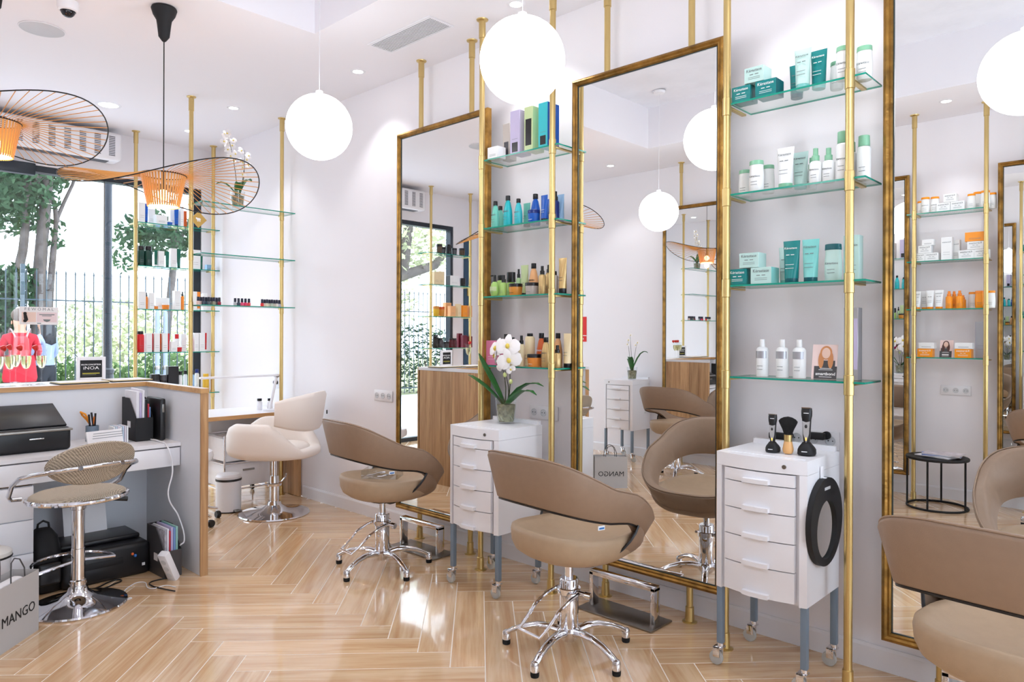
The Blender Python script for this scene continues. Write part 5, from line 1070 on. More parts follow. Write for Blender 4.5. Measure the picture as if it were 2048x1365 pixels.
# window unit: front looks along +x
wW = ['on top shelf by the window', 'on second shelf by the window', 'on third shelf by the window', 'on fourth shelf by the window', 'on lowest shelf by the window']
XF, XB = -7.235, -7.32
posW = lambda px, d: (d, wy(px, d))
stock([
 (0, 'box', 281, XF, 0, D(w=.055, d=.06, h=.185, c='white'), 'white carton, leftmost'), (0, 'tube', 291, XF, 0, D(w=.04, h=.185, c='blue', cap='navy', mark=False), 'blue tube, left one,'),
 (0, 'box', 301, XB, 0, D(w=.06, d=.05, h=.15, c='white'), 'white carton right of the left blue tube'), (0, 'box', 320, XF, 0, D(w=.1, d=.08, h=.085, c='white'), 'low white carton'),
 (0, 'jar', 338, XF+.005, 0, D(r=.028, h=.04, c='blue', lid='white'), 'small blue jar'), (0, 'tube', 352, XF, 0, D(w=.042, h=.17, c='blue', cap='navy', mark=False), 'blue tube, right one,'),
 (0, 'box', 343, XB, 0, D(w=.05, d=.05, h=.17, c='white'), 'tall white carton behind the blue jar'), (0, 'box', 361, XF, 0, D(w=.03, d=.06, h=.19, c='white'), 'slim white carton'), (0, 'box', 368, XB, 0, D(w=.03, d=.05, h=.17, c='rust'), 'slim orange carton by the pole'),
 (1, 'bot', 281, XF, 0, D(r=.033, h=.185, c='dgreen', shape='can', capf=.2, capr=.8, sy=1), 'dark green bottle by the left pole'), (1, 'bot', 296, XF, 0, D(r=.036, h=.188, c='dgreen', shape='can', capf=.2, capr=.8, sy=1), 'dark green bottle, second,'),
 (1, 'tube', 311, XF, 0, D(w=.03, h=.155, c='fgreen', cap='white', mark=False), 'thin green tube, first,'), (1, 'box', 320, XF, 0, D(w=.055, d=.06, h=.15, c='white'), 'white carton beside the thin green tube'), (1, 'tube', 334, XF, 0, D(w=.036, h=.15, c='fgreen', cap='dgreen', mark=False), 'green tube, second,'),
 (1, 'box', 345, XF, 0, D(w=.055, d=.06, h=.185, c='white'), 'tall white carton'), (1, 'tube', 357, XF, 0, D(w=.038, h=.185, c='fgreen', cap='dgreen', mark=False), 'tall green tube, third,'), (1, 'box', 387, XF, 0, D(w=.11, d=.06, h=.19, c='white'), 'wide white carton right of the pole'), (1, 'tube', 402, XF, 0, D(w=.03, h=.15, c='fgreen', cap='dgreen', mark=False), 'green tube, rightmost,'), (1, 'box', 416, XB, 0, D(w=.05, d=.05, h=.06, c='pblue'), 'small pale blue carton'),
 (2, 'box', 282, XF, 0, D(w=.065, d=.06, h=.165, c='white'), 'white carton, leftmost'), (2, 'spr', 292.5, XF, 0, D(r=.013, h=.16, c='tube_orange', cap='dgrey', capf=.26), 'orange spray bottle, left one,'), (2, 'box', 301, XF, 0, D(w=.045, d=.06, h=.155, c='white'), 'white carton right of the left orange spray'),
 (2, 'box', 323, XB, 0, D(w=.13, d=.05, h=.115, c='white'), 'wide white carton'), (2, 'jar', 331, XF, 0, D(r=.034, h=.06, c='tube_orange', lid='white'), 'orange jar with white lid'), (2, 'jar', 312, XF, 0, D(r=.018, h=.04, c='tube_orange', lid='white'), 'small orange jar'),
 (2, 'box', 353, XF, 0, D(w=.06, d=.06, h=.185, c='white'), 'tall white carton left of the pole'), (2, 'spr', 364.5, XF, 0, D(r=.016, h=.18, c='tube_orange', cap='dgrey', capf=.24), 'orange spray bottle, right one,'), (2, 'box', 385, XF, 0, D(w=.065, d=.06, h=.185, c='white'), 'white carton right of the pole'), (2, 'tube', 397, XF, 0, D(w=.034, h=.185, c='tube_orange', cap='white', mark=False), 'orange tube behind the nail polish'), (2, 'box', 408, XF, 0, D(w=.04, d=.06, h=.17, c='white'), 'slim white carton at the right end'),
 (3, 'bot', 280.5, XF, 0, D(r=.034, h=.2, c='red', shape='can', capf=.14, capr=.82, sy=1), 'red bottle with black cap'), (3, 'box', 296, XF, 0, D(w=.055, d=.06, h=.18, c='white'), 'white carton right of the red bottle'), (3, 'tube', 304, XF, 0, D(w=.03, h=.178, c='red', cap='black', mark=False), 'red tube, first,'), (3, 'box', 312, XF, 0, D(w=.05, d=.06, h=.18, c='white'), 'white carton between first and second red tubes'), (3, 'tube', 320, XF, 0, D(w=.032, h=.178, c='rust', cap='black', mark=False), 'orange-red tube, second,'), (3, 'box', 328, XF, 0, D(w=.05, d=.06, h=.18, c='white'), 'white carton between second and third red tubes'), (3, 'tube', 336, XF, 0, D(w=.032, h=.178, c='red', cap='black', mark=False), 'red tube, third,'),
 (3, 'box', 346, XF, 0, D(w=.06, d=.06, h=.1, c='white'), 'low white carton'), (3, 'box', 352, XB, 0, D(w=.05, d=.04, h=.175, c='white', band=('red', .85, .25, .7)), 'white carton with two red stripes'), (3, 'jar', 358, XF+.01, 0, D(r=.028, h=.06, c='red', lid='white'), 'red jar with white lid'), (3, 'box', 366, XB, 0, D(w=.05, d=.05, h=.175, c='white'), 'white carton behind the pole'), (3, 'spr', 382.5, XF, 0, D(r=.015, h=.18, c='red', cap='black', capf=.24), 'red spray with black nozzle'), (3, 'box', 391, XF, 0, D(w=.045, d=.06, h=.185, c='white'), 'white carton right of the red spray'), (3, 'box', 402, XF, 0, D(w=.055, d=.06, h=.185, c='white'), 'white carton, second from the right end'), (3, 'tube', 411, XF, 0, D(w=.026, h=.185, c='red', cap='white', mark=False), 'thin red tube at the right end'),
 (4, 'box', 345, XF, 0, D(w=.1, d=.06, h=.27, c='black'), 'black carton just above the reception panel'), (4, 'jar', 310, XF, 0, D(r=.045, h=.2, c='dgrey'), 'dark jar, left one,'), (4, 'jar', 327, XF, 0, D(r=.036, h=.19, c='black', lid='dgrey'), 'black jar left of the black carton'), (4, 'bot', 361, XF, 0, D(r=.02, h=.22, c='white', capr=.8), 'white bottle with black cap right of the black carton'), (4, 'bot', 371, XB, 0, D(r=.02, h=.22, c='white', capr=.8), 'white bottle with black cap behind the pole'), (4, 'bot', 385, XF, 0, D(r=.02, h=.22, c='pblue', cap='dgrey', capr=.8), 'pale bottle with grey cap'), (4, 'bot', 394, XB, 0, D(r=.022, h=.23, c='white', cap='navy', capr=.8), 'white bottle with navy cap'), (4, 'bot', 412, XF, 0, D(r=.03, h=.185, c='yellow', cap='yellow', shape='can', capr=.9, sy=1), 'yellow bottle at the right end'),
], posW, wW, R(90), 'products on the window shelves')
# gold diamond emblem standing at the end of the top window shelf
t = thing('diamond_emblem', 'gold diamond plaque with a white animal mark by the window', 'emblem', (-7.19, wy(397, -7.19, 432), SHZ[0]+.001), R(90)); q = .082; z = q+.0005
MB().add([(0, y, z-q) for y in (-.003, .003)]+[(q, y, z) for y in (-.003, .003)]+[(0, y, z+q) for y in (-.003, .003)]+[(-q, y, z) for y in (-.003, .003)], [(0, 2, 4, 6), (7, 5, 3, 1), (0, 1, 3, 2), (2, 3, 5, 4), (4, 5, 7, 6), (6, 7, 1, 0)]).build('plaque', mat('gold_card', (204, 164, 84), .5), t, smooth=False)
k = MB(); k.sphere((0, -.004, z+.004), .02, 12, 8, sc=(1.1, .06, .6)); k.sphere((-.02, -.004, z+.012), .009, 10, 6, sc=(1, .1, .9))
for dx in (-.012, -.004, .008, .016): k.box((dx, -.004, z-.012), (.004, .002, .018))
k.build('animal_mark', M_wink, t)
# cartons and jars on the second window unit (seen in the left mirror)
wM = ['on top shelf seen in the left mirror', 'on second shelf seen in the left mirror', 'on third shelf seen in the left mirror', 'on lowest shelf seen in the left mirror']
posM = lambda px, d: (d, wym(px, d))
XM, XN = -7.13, -7.21
stock([
 (0, 'jar', 878, XM, 0, D(r=.038, h=.12, c='brown'), 'dark brown jar, first,'), (0, 'jar', 886, XN, 0, D(r=.034, h=.1, c='dgrey'), 'dark grey jar, second,'), (0, 'bot', 897, XM, 0, D(r=.036, h=.13, c='black', capr=.9), 'black bottle in the middle'), (0, 'jar', 908, XM, 0, D(r=.036, h=.09, c='dgrey'), 'dark grey jar right of the black bottle'), (0, 'jar', 923, XM, 0, D(r=.042, h=.1, c='brown'), 'brown jar at the right end'),
 (1, 'box', 870, XM, 0, D(w=.09, d=.07, h=.165, c='cream'), 'cream carton, left one,'), (1, 'box', 880, XM, 0, D(w=.09, d=.07, h=.175, c='cream'), 'cream carton, right one,'), (1, 'box', 904, XM, 0, D(w=.15, d=.09, h=.13, c='white', side='black'), 'white carton with black label'), (1, 'jar', 925, XM, 0, D(r=.04, h=.11, c='black'), 'black jar'),
 (2, 'jar', 872, XM, 0, D(r=.042, h=.13, c='yellow', lid='amber'), 'amber jar, left one,'), (2, 'jar', 883, XM, 0, D(r=.04, h=.125, c='amber', lid='rust'), 'dark amber jar, right one,'), (2, 'box', 894, XN, 0, D(w=.1, d=.06, h=.185, c='peach'), 'tall peach carton'), (2, 'box', 903, XM, 0, D(w=.09, d=.06, h=.14, c='peach'), 'lower peach carton in the middle'), (2, 'box', 916, XM, 0, D(w=.06, d=.06, h=.17, c='cream'), 'slim cream carton'), (2, 'box', 927, XM, 0, D(w=.09, d=.06, h=.155, c='oran'), 'light orange carton'), (2, 'box', 938, XM, 0, D(w=.06, d=.06, h=.155, c='peach'), 'peach carton at the right end'),
 (3, 'bot', 871, XM, 0, D(r=.04, h=.17, c='black', capr=.9), 'black bottle, first,'), (3, 'bot', 881, XM, 0, D(r=.04, h=.13, c='dgrey', capr=.9), 'dark grey bottle, second,'), (3, 'jar', 892, XM, 0, D(r=.042, h=.08, c='dgrey'), 'low grey jar'), (3, 'bot', 902, XM, 0, D(r=.033, h=.13, c='wine', capr=.9), 'dark red bottle, left one,'), (3, 'bot', 909, XM, 0, D(r=.033, h=.125, c='wine', capr=.9), 'dark red bottle, right one,'), (3, 'box', 919, XN, .0, D(w=.07, d=.04, h=.19, c='maroon'), 'tall maroon carton'), (3, 'box', 928, XM, 0, D(w=.075, d=.05, h=.165, c='maroon'), 'maroon carton beside the tall one'), (3, 'box', 938, XM, 0, D(w=.08, d=.05, h=.15, c='maroon'), 'maroon carton at the right end'),
], posM, wM, R(90), 'products on the mirrored window shelves')
# orange and white products on the opposite wall (in the right mirror)
wO = ['on top shelf in the right mirror', 'on second shelf in the right mirror', 'on third shelf in the right mirror', 'on lowest shelf in the right mirror']
posO = lambda px, d: (wxm(px, d), d)
YO, YP = -.635, -.72
OC = D(c='white', cap='oran', shape='bath', capf=.13, capr=.98)
stock([
 (0, 'bot', 1841, YP, 0, D(r=.03, h=.125, **OC), 'white bottle with orange cap, first from the left'), (0, 'bot', 1850, YO, 0, D(r=.034, h=.14, txt=K, **OC), 'white bottle with orange cap, second from the left'), (0, 'bot', 1869, YO, 0, D(r=.034, h=.135, txt=K, **OC), 'white bottle with orange cap, third from the left'),
 (0, 'box', 1888, YO, 0, D(w=.1, d=.08, h=.072, c='white', txt=K), 'white carton, left base of a stack'), (0, 'box', 1916, YO, 0, D(w=.1, d=.08, h=.072, c='white', txt=K), 'white carton, right base of a stack'), (0, 'box', 1901, YO, .0735, D(w=.095, d=.08, h=.068, c='white', txt=K), 'white carton on top of a stack'),
 (0, 'bot', 1942, YO, 0, D(r=.03, h=.125, **OC), 'white bottle with orange cap, fourth'), (0, 'bot', 1955, YP, 0, D(r=.034, h=.15, **OC), 'white bottle with orange cap, tallest'), (0, 'bot', 1970, YO, 0, D(r=.033, h=.14, **OC), 'white bottle with orange cap behind the pole'), (0, 'bot', 1984, YP, 0, D(r=.03, h=.13, **OC), 'white bottle with orange cap at the right end'),
 (1, 'box', 1840, YO, 0, D(w=.09, d=.08, h=.066, c='white', txt=K), 'white carton, lower left'), (1, 'box', 1865, YO, 0, D(w=.1, d=.08, h=.066, c='white', txt=K), 'white carton, lower second'), (1, 'box', 1851, YO, .0675, D(w=.1, d=.08, h=.064, c='white', txt=K), 'white carton, middle tier left'), (1, 'box', 1857, YO, .133, D(w=.09, d=.07, h=.05, c='white'), 'white carton, top tier left'),
 (1, 'box', 1894, YO, 0, D(w=.08, d=.06, h=.19, c='white', txt=K), 'tall white carton, left one,'), (1, 'box', 1911, YP+.02, 0, D(w=.07, d=.06, h=.17, c='white', txt=K), 'tall white carton, right one,'), (1, 'box', 1934, YO, 0, D(w=.11, d=.08, h=.07, c='white', txt=K), 'white carton, lower third'), (1, 'box', 1964, YO, 0, D(w=.1, d=.08, h=.07, c='white', txt=K), 'white carton, lower fourth'), (1, 'box', 1952, YO, .0715, D(w=.115, d=.08, h=.066, c='white', txt=K), 'white carton, middle tier right'), (1, 'box', 1951, YO, .139, D(w=.14, d=.08, h=.075, c='oran'), 'orange carton, top tier right'),
 (2, 'tube', 1834, YO, 0, D(w=.062, h=.155, c='white', cap='oran', txt=K), 'white tube with orange cap, first,'), (2, 'tube', 1849, YP, 0, D(w=.062, h=.158, c='white', cap='oran'), 'white tube with orange cap, second,'), (2, 'tube', 1860, YO, 0, D(w=.062, h=.158, c='white', cap='oran'), 'white tube with orange cap, third,'), (2, 'tube', 1878, YO, 0, D(w=.07, h=.16, c='white', cap='oran', txt=K), 'white tube with orange cap, fourth,'),
 (2, 'spr', 1898, YO, 0, D(r=.026, h=.148, c='oran', cap='tube_orange', capf=.28), 'orange oil bottle, first,'), (2, 'spr', 1908, YP, 0, D(r=.025, h=.15, c='oran', cap='tube_orange', capf=.28), 'orange oil bottle, second,'), (2, 'spr', 1919, YO, 0, D(r=.026, h=.15, c='oran', cap='tube_orange', capf=.28), 'orange oil bottle, third,'), (2, 'spr', 1926, YP-.02, 0, D(r=.022, h=.115, c='oran', cap='tube_orange', capf=.28), 'small orange oil bottle, fourth,'),
 (2, 'bot', 1946, YP, 0, D(r=.033, h=.138, **OC), 'white orange-capped bottle left of the orange one'), (2, 'bot', 1960, YO, 0, D(r=.037, h=.142, c='oran', cap='tube_orange', shape='bath', capf=.13, capr=.98), 'orange bottle with orange cap'), (2, 'bot', 1981, YO, 0, D(r=.034, h=.14, **OC), 'white bottle with orange cap right of the pole'),
 (3, 'box', 1852, YO, 0, D(w=.115, d=.08, h=.072, c='oran', txt=K, tc=M_wink), 'orange carton, left one,'), (3, 'box', 1855, YO, .0735, D(w=.12, d=.08, h=.05, c='white'), 'white carton on the left orange carton'), (3, 'box', 1928, YO, 0, D(w=.12, d=.08, h=.074, c='oran', txt=K, tc=M_wink), 'orange carton, right one,'), (3, 'box', 1929, YO, .0755, D(w=.125, d=.08, h=.05, c='white'), 'white carton on the right orange carton'), (3, 'box', 1962, YP, 0, D(w=.07, d=.05, h=.3, c='silver', side='lilac'), 'tall silver carton beside the pole'),
], posO, wO, pi, 'orange products in the right mirror')
show_card('photo card of a dark-haired model in the right mirror', wxm(1893, -.68), -.665, SHZ[3], pi, M_brun, 'coat_print', None)

# nail polish on the corner shelf
cols = [(236, 206, 196), (214, 190, 190), (70, 80, 96), (60, 90, 110), (90, 100, 110), (120, 120, 110), (150, 150, 130), (80, 80, 90), (150, 40, 60), (190, 190, 196), (60, 70, 90), (240, 90, 130), (236, 60, 110), (240, 80, 90), (236, 60, 60), (240, 220, 214), (236, 226, 200), (220, 210, 190), (196, 206, 190), (226, 216, 200), (238, 230, 220), (200, 196, 210)]
i = 0; mesh_cap = MB().lathe([(0, .03), (.0105, .03), (.0095, .062), (0, .063)], n=12).mesh('polish_cap', mat('navy_cap', (18, 20, 48), .3)); 
for x0, n, dx, where in ((396, 9, 5.3, 'left'), (470, 5, 6.9, 'middle'), (524, 8, 4.9, 'right')):
    for k in range(n):
        X = -5.74-.03*(k % 2 if n != 5 else 0); t = thing('nail_polish', ('%s bottle in the %s cluster of nail polish on the corner shelf' % (('first', 'second', 'third', 'fourth', 'fifth', 'sixth', 'seventh', 'eighth', 'ninth')[k], where)), 'nail polish', (X, wy(x0+dx*k, X), SHZ[2]+.0008), 0, 'nail polish bottles')
        MB().lathe([(0, 0), (.0125, 0), (.0135, .002), (.0135, .024), (.008, .03), (0, .03)], n=12).build('bottle', mat('polish%d' % i, cols[i], .15), t); link('cap', mesh_cap, t); i += 1
# ================================================================ outside the window
random.seed(21)
M_pave = mat('pavement', (206, 206, 210), .8, bump=.2, bscale=30, var=.08, vscale=2)
struct(MB().b2(-13.4, XW-.16, -12, 14, -.14, -.02).build('ground_pavement', M_pave)); M_soil = mat('park_soil', (168, 172, 130), .9, var=.25, vscale=2)
struct(MB().b2(-34, -13.4, -22, 24, -.16, -.03).build('ground_park', M_soil))
def foliage(name, rgb, tr=.5):
    if name in MATS: return MATS[name]
    m = bpy.data.materials.new(name); m.use_nodes = True; nt = m.node_tree; nt.nodes.clear(); o = nt.nodes.new('ShaderNodeOutputMaterial'); d = nt.nodes.new('ShaderNodeBsdfDiffuse'); t = nt.nodes.new('ShaderNodeBsdfTranslucent'); mx = nt.nodes.new('ShaderNodeMixShader'); g_ = nt.nodes.new('ShaderNodeNewGeometry'); r = nt.nodes.new('ShaderNodeValToRGB')
    e = r.color_ramp.elements; c = lin(rgb); e[0].color = (*[v*.55 for v in c], 1); e[1].color = (*[min(1, v*1.35) for v in c], 1); nt.links.new(g_.outputs['Random Per Island'], r.inputs[0])
    for n in (d, t): nt.links.new(r.outputs[0], n.inputs[0])
    mx.inputs[0].default_value = tr; nt.links.new(d.outputs[0], mx.inputs[1]); nt.links.new(t.outputs[0], mx.inputs[2]); nt.links.new(mx.outputs[0], o.inputs[0]); MATS[name] = m; return m
def leaves(clouds, size, pts=4):
    b = MB()
    for c, rad, n in clouds:
        for _ in range(n):
            while True:
                v = Vector((random.uniform(-1, 1), random.uniform(-1, 1), random.uniform(-1, 1)))
                if v.length < 1: break
            p = Vector(c)+Vector((v.x*rad[0], v.y*rad[1], v.z*rad[2])); s = size*random.uniform(.6, 1.4)
            a = Vector((random.gauss(0, 1), random.gauss(0, 1), random.gauss(0, 1))).normalized(); q = a.orthogonal().normalized()
            b.add([p-a*s, p+q*s*.45, p+a*s, p-q*s*.45], [(0, 1, 2, 3)])
    return b
M_bark = mat('bark', (92, 84, 80), .9, bump=.8, bscale=20, var=.3, vscale=6); M_lf1 = foliage('leaf_dark', (74, 98, 74)); M_lf2 = foliage('leaf_pale', (196, 200, 166)); M_lf3 = foliage('leaf_mid', (108, 138, 88))
def tree(label, trunks, clouds, size=.07, lf=None):
    p0 = trunks[0][0][0]; t = thing('tree', label, 'tree', (p0[0], p0[1], -.03), 0, 'trees in the park outside'); o = Vector((p0[0], p0[1], -.03))
    for k, (pts, rs) in enumerate(trunks): MB().tube([Vector(p)-o for p in pts], rs, 10).build('trunk' if k == 0 else 'branch', M_bark, t)
    b = leaves([(Vector(c)-o, r, n) for c, r, n in clouds], size); c_ = b.build('crown', lf or M_lf1, t, smooth=False); c_['kind'] = 'stuff'
TX = -14.6
def q(px, py, X=TX): return at_X(px, py, X)
def down(p, dy=0): return Vector((p.x, p.y+dy, -.05))
A_ = [q(76, 640), q(78, 560), q(84, 480), q(92, 400), q(97, 330), q(100, 250)]
tree('straight grey tree trunk beyond the fence, above the poster', [([down(A_[0], -.05)]+A_, [.13, .115, .105, .095, .09, .085, .07]), ([q(86, 450), q(92, 415), q(70, 350), q(40, 300)], [.03, .05, .05, .03])], [(q(60, 300), (1.2, .9, .7), 700), (q(30, 400, -15), (.8, .5, .7), 500)])
B_ = [q(16, 640), q(30, 570), q(46, 500), q(52, 440), q(45, 420), q(55, 370), q(60, 320), q(62, 240)]
tree('leaning pale tree trunk at the far left behind the flutes', [([down(B_[0], -.1)]+B_, [.1, .09, .08, .07, .065, .06, .055, .05, .04]), ([q(52, 390), q(70, 365), q(90, 345), q(110, 320)], [.05, .04, .03, .02])], [(q(20, 380), (.7, .75, .65), 900), (q(60, 350, -15.2), (.8, .6, .45), 420), (q(5, 600), (.5, .45, .6), 900), (q(40, 560), (.4, .25, .3), 160)])
C_ = [q(98, 620), q(102, 560), q(107, 500), q(113, 440)]
tree('slim forked tree right of the straight grey trunk', [([down(C_[0])]+C_+[q(128, 405), q(145, 370), q(155, 340), q(162, 300)], [.065, .06, .055, .05, .035, .03, .027, .025, .02]), ([q(114, 445), q(110, 415), q(103, 390), q(95, 370)], [.05, .035, .03, .02])], [(q(120, 340), (.4, .35, .22), 90), (q(108, 470), (.3, .2, .3), 50)])
D_ = [q(330, 700), q(338, 620), q(346, 540), q(350, 470), q(345, 400)]
tree('dark leafy tree seen between the window shelves', [([down(D_[0])]+D_, [.09, .08, .07, .065, .06, .05]), ([q(347, 500), q(362, 475), q(385, 430)], [.05, .04, .03])], [(q(325, 470), (.6, .85, .45), 750), (q(300, 455), (.4, .35, .25), 200), (q(250, 500), (.5, .3, .5), 110), (q(390, 470), (.4, .4, .4), 140)])
E_ = [(-15.0, -4.6, 0), (-15, -4.4, 1.6), (-15, -4.0, 2.6), (-15, -3.2, 3.6), (-15, -2.6, 5)]
tree('big branching tree seen through the left mirror', [(E_, [.4, .34, .28, .2, .12]), ([(-15, -4.3, 2), (-15, -5.4, 3.1), (-15, -5.7, 4.8)], [.22, .18, .1]), ([(-15, -4.1, 2.4), (-15, -2.9, 2.8), (-14.8, -1.6, 3.9)], [.2, .15, .08]), ([(-15, -5.0, 2.8), (-15.1, -6.6, 3.3), (-15.2, -7.6, 4.3)], [.15, .12, .08])], [((-15.5, -4.5, 4.2), (1.2, 3.6, 1.5), 5200), ((-15.8, -3.5, 2.2), (.8, 3.2, 1.2), 2600)], .085, M_lf2)
def shrub(label, c, rad, n, lf, size=.06):
    t = thing('shrub', label, 'shrub', (c[0], c[1], -.03), 0, 'park shrubs'); b = leaves([((0, 0, c[2]+.03), rad, n)], size); o = b.build('foliage', lf, t, smooth=False); o['kind'] = 'stuff'
    st_ = MB()
    for k in range(5): st_.cyl((random.uniform(-.2, .2), random.uniform(-.5, .5), 0), (random.uniform(-.3, .3), random.uniform(-.9, .9)*rad[1], c[2]), .02, .01, n=5)
    st_.build('stems', M_bark, t)
for k, (y, z, rad, n, lf, l) in enumerate(((2.2, .35, (.4, .9, .5), 1300, M_lf3, 'low green shrub behind the people'), (3.9, .45, (.4, .85, .55), 1400, M_lf3, 'green shrub behind the counter sign'), (5.4, .5, (.4, .9, .6), 1500, M_lf3, 'green shrub behind the iron column'), (7.0, .5, (.45, 1.0, .65), 1500, M_lf3, 'green shrub behind the window shelves'), (-2.0, .7, (.5, 1.6, .8), 2000, M_lf3, 'green shrub seen in the left mirror, near one'), (-5.2, .8, (.5, 1.8, .9), 2200, M_lf1, 'dark shrub seen in the left mirror, far one'))): shrub(l, (-13.9, y, z), rad, n, lf)
for y, z, rad, n, l in ((5.6, 1.1, (.8, 1.6, 1.2), 2200, 'pale yellow-green bush beyond the fence, left one'), (8.4, 1.4, (.8, 1.8, 1.4), 2600, 'pale yellow-green bush beyond the fence, right one'), (2.9, .9, (.8, 1.4, .9), 1200, 'pale bush beyond the fence behind the trunks')): shrub(l, (-17.5, y, z), rad, n, M_lf2, .075)
shrub('dark green bush at the far left edge behind the flutes', (-13.8, 1.55, 1.1), (.35, .4, 1.0), 1300, M_lf1, .06)
# railing fence
M_iron = mat('fence_iron', (52, 66, 74), .5)
t = thing('railing_fence', 'tall iron railing fence along the park', 'fence', (-13.2, 0, -.02)); bar = MB(); bar.cyl((0, 0, .06), (0, 0, 2.36), .0095, n=6); bar.lathe([(.0095, 2.36), (.014, 2.38), (0, 2.45)], n=6); bm_ = bar.mesh('bar', M_iron)
for k in range(120): link('bar', bm_, t, (0, -6.5+k*.135, 0))
for z in (.18, 1.95): MB().b2(-.02, .02, -6.6, 9.8, z-.011, z+.011).build('rail', M_iron, t)
for k in range(6): MB().b2(-.03, .03, -6.4+k*3.1-.03, -6.4+k*3.1+.03, 0, 2.5, b=.006).build('fence_post', M_iron, t)
# cast-iron column on the pavement
p = at_X(215, 600, -8.7); t = thing('iron_column', 'slim dark iron column standing on the pavement outside', 'column', (p.x, p.y, -.02))
MB().lathe([(0, 0), (.085, 0), (.085, .5), (.075, .52), (.08, .9), (.068, .92), (.062, .98), (0, .98)], n=24).build('base', M_dark, t); MB().lathe([(0, .98), (.056, .98), (.07, 1.0), (.07, 1.03), (.05, 1.05), (.043, 1.4), (.043, 3.05), (.06, 3.2), (.09, 3.34), (.1, 3.5), (0, 3.5)], n=24).build('shaft', M_dark, t)
for px, l in ((41, 'grey steel bollard post behind the people, left'), (315, 'grey steel lamp post behind the window shelves, left'), (331, 'grey steel lamp post behind the window shelves, right')):
    p = at_X(px, 640, -12.9); t = thing('steel_post', l, 'post', (p.x, p.y, -.02), 0, 'steel street posts'); MB().lathe([(0, 0), (.045, 0), (.045, .05), (.038, .08), (.036, 1.75), (.03, 1.8), (0, 1.82)], n=16).build('shaft', mat('post_grey', (128, 138, 156), .5), t); MB().lathe([(.04, .8), (.046, .81), (.046, .86), (.04, .87)], n=16).build('band', M_steel, t)
# two people
def person(label, loc, rz, pose, mats, zones, extra=None, hscale=1.0):
    """one skinned surface; zones colour the skin by height and place"""
    t = thing('person', label, 'person', loc, rz); V, E, RR = [], [], []
    def chain(pts, root=None):
        prev = root
        for x, y, z, r in pts:
            V.append((x*hscale, y*hscale, z*hscale)); RR.append(r*hscale); i = len(V)-1
            if prev is not None: E.append((prev, i))
            prev = i
        return prev
    pel = chain([(0, 0, .95, .155)]); wai = chain([(0, .01, 1.1, .14), (0, .01, 1.28, .165)], pel); nb = chain([(0, .005, 1.42, .14)], wai); nk = chain([(0, .0, 1.5, .058)], nb); hd = chain([(0, -.01, 1.58, .085), (0, -.01, 1.66, .105), (0, -.005, 1.73, .075)], nk)
    for s in (-1, 1):
        L = pose['leg'][0 if s < 0 else 1]; chain([(s*.1, 0, .86, .11), (s*.105+L[0]*.5, L[1]*.5, .5, .075), (s*.11+L[0], L[1], .1, .05), (s*.115+L[0], L[1]-.1, .045, .045), (s*.118+L[0], L[1]-.17, .035, .035)], pel)
        sh_ = chain([(s*.17, 0, 1.40, .075)], nb); a = pose['arm'][0 if s < 0 else 1]; w_ = chain([(x, y, z, r) for x, y, z, r in a], sh_)
        ex, ey, ez, _ = a[-1]; dv = (Vector(a[-1][:3])-Vector(a[-2][:3])).normalized(); sd = dv.orthogonal().normalized()
        pm = chain([tuple(Vector((ex, ey, ez))+dv*.06)+(.03,)], w_)
        for k in range(4):
            b_ = Vector((ex, ey, ez))+dv*.09+sd*(-.027+.018*k); ln = (.055, .065, .062, .048)[k]; chain([tuple(b_)+(.0095,), tuple(b_+dv*ln*.6+Vector((0, -.008, 0)))+(.009,), tuple(b_+dv*ln+Vector((0, -.02, 0)))+(.008,)], pm)
        b_ = Vector((ex, ey, ez))+dv*.03+sd*.035; chain([tuple(b_)+(.011,), tuple(b_+dv*.035+sd*.018)+(.0095,)], w_)
    me = bpy.data.meshes.new('body'); me.from_pydata(V, E, []); o = bpy.data.objects.new('body', me); C.objects.link(o); sk = o.modifiers.new('skin', 'SKIN'); sk.use_smooth_shade = True
    for i, r in enumerate(RR): me.skin_vertices[0].data[i].radius = (r, r*(.72 if i in (0, 1, 2, 3) else 1)); 
    me.skin_vertices[0].data[0].use_root = True; sb = o.modifiers.new('sub', 'SUBSURF'); sb.levels = 2; sb.render_levels = 2
    dg = bpy.context.evaluated_depsgraph_get(); fin = bpy.data.meshes.new_from_object(o.evaluated_get(dg)); bpy.data.objects.remove(o); fin.materials.clear()
    bm = bmesh.new(); bm.from_mesh(fin)
    for zc in (.09, .78, .98, 1.48): bmesh.ops.bisect_plane(bm, geom=bm.verts[:]+bm.edges[:]+bm.faces[:], plane_co=(0, 0, zc*hscale), plane_no=(0, 0, 1))
    bm.to_mesh(fin); bm.free()
    for m in mats: fin.materials.append(m)
    for p in fin.polygons: p.material_index = zones(p.center/hscale); p.use_smooth = True
    bo = link('body', fin, t)
    fc = MB(); hz = 1.655*hscale; fy = -.105*hscale
    for s in (-1, 1): fc.sphere((s*.035, fy, hz), .012, 8, 6); fc.sphere((s*.104*hscale, 0, hz-.02), .024, 8, 6, sc=(.4, .8, 1.2))
    fc.sphere((0, fy-.008, hz-.035), .016, 8, 6, sc=(.8, 1, 1.4)); fc.sphere((0, fy+.004, hz-.075), .02, 8, 6, sc=(1.2, .5, .35)); fc.build('face', mats[0], t)
    if extra: extra(t, hscale)
    return t
M_skin = mat('skin', (188, 138, 112), .55); M_redj = mat('red_jacket', (168, 12, 34), .7); M_navyt = mat('dark_trousers', (34, 42, 62), .8); M_pale = mat('pale_blue_top', (136, 148, 180), .7); M_blk = mat('black_trousers', (22, 26, 34), .8); M_hairb = mat('brown_hair', (96, 80, 70), .7); M_hairk = mat('black_hair', (26, 26, 32), .5); M_shoe = mat('dark_shoe', (40, 40, 44), .6)
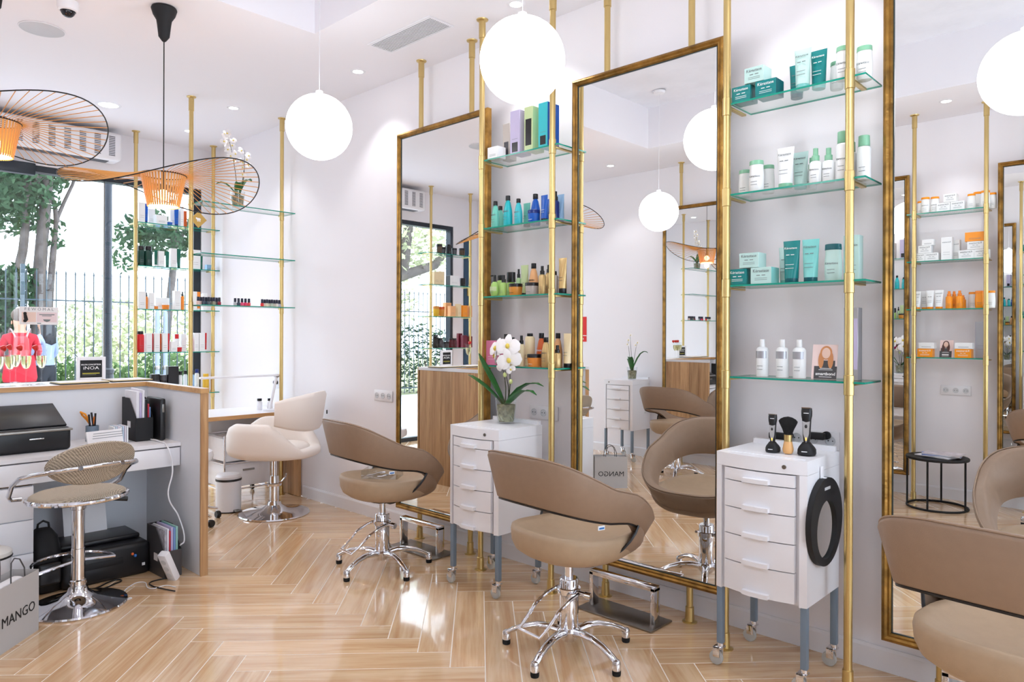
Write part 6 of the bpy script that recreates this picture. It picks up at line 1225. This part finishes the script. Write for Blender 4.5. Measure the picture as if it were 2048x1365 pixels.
def zr(c):
    if c.z < .09: return 3
    if c.z < .78 and abs(c.x) < .3: return 2
    if c.z < 1.48: return 0 if (c.y < -.27 and abs(c.x) < .2) else 1
    return 0
def ex_red(t, h):
    MB().sphere((0, .012, 1.685), .112, 20, 14, sc=(1, 1.05, .95)).build('hair', M_hairb, t); MB().sphere((0, .0, 1.775), .05, 14, 10, sc=(1.1, 1, .7)).build('hair_bun', mat('grey_hair', (176, 160, 150), .7), t)
    for s in (-1, 1): MB().tube([(s*.1, -.12, 1.25), (s*.12, -.06, 1.45), (s*.11, .04, 1.485), (s*.07, .14, 1.38), (s*.05, .16, 1.2)], .022, 8, sq=(1, .3)).build('backpack_strap', mat('strap_grey', (150, 140, 138), .7), t)
    b = []
    for z, w, d in ((1.0, .7, .7), (1.02, 1, 1), (1.2, 1, 1), (1.34, .9, .8), (1.38, .6, .4)): b.append([(lambda q_: (q_[0], q_[1]+.19, z))(plan(2*pi*i/20, .1*w, .06*d, 3)) for i in range(20)])
    MB().rings(b).build('backpack', mat('pack_red', (140, 16, 32), .7), t)
    sk_ = MB(); sk_.lathe([(.2, .72), (.215, .78), (.19, 1.0), (.175, 1.1)], n=24, sy=.72); sk_.build('jacket_hem', M_redj, t)
p = at_X(40, 700, -12.35)
person('person in a red jacket with a grey-strapped backpack, seen from behind', (p.x, p.y, -.02), R(-98), {'leg': ((0, 0), (.0, .02)), 'arm': ([(-.24, .0, 1.2, .055), (-.2, -.16, 1.08, .042), (-.1, -.28, 1.12, .03)], [(.24, 0, 1.2, .055), (.2, -.16, 1.08, .042), (.1, -.28, 1.12, .03)])}, [M_skin, M_redj, M_navyt, M_shoe], zr, ex_red, .965)
def zw(c):
    if c.z < .09: return 3
    if c.z < .98 and abs(c.x) < .3: return 2
    if c.z < 1.48: return 0 if (c.y < -.26 and abs(c.x) < .2) else 1
    return 0
def ex_w(t, h):
    b = []
    for z, rx, ry, oy in ((1.24, .02, .02, .09), (1.27, .12, .05, .08), (1.4, .135, .07, .06), (1.52, .125, .08, .045), (1.62, .118, .1, .03), (1.7, .116, .112, .02), (1.76, .09, .09, .015), (1.785, .03, .03, .01)): b.append([(rx*cos(2*pi*i/22), ry*sin(2*pi*i/22)+oy, z) for i in range(22)])
    MB().rings(b).build('long_hair', M_hairk, t, ang=70)
p = at_X(90, 700, -12.85)
person('person with long dark hair, pale top and black trousers by the fence', (p.x, p.y, -.02), R(-52), {'leg': ((0, 0), (.03, .06)), 'arm': ([(-.25, .0, 1.18, .05), (-.22, -.14, 1.02, .038), (-.14, -.26, 1.06, .028)], [(.25, .02, 1.18, .05), (.27, -.02, .98, .038), (.26, -.06, .84, .028)])}, [M_skin, M_pale, M_blk, M_shoe], zw, ex_w, .95)
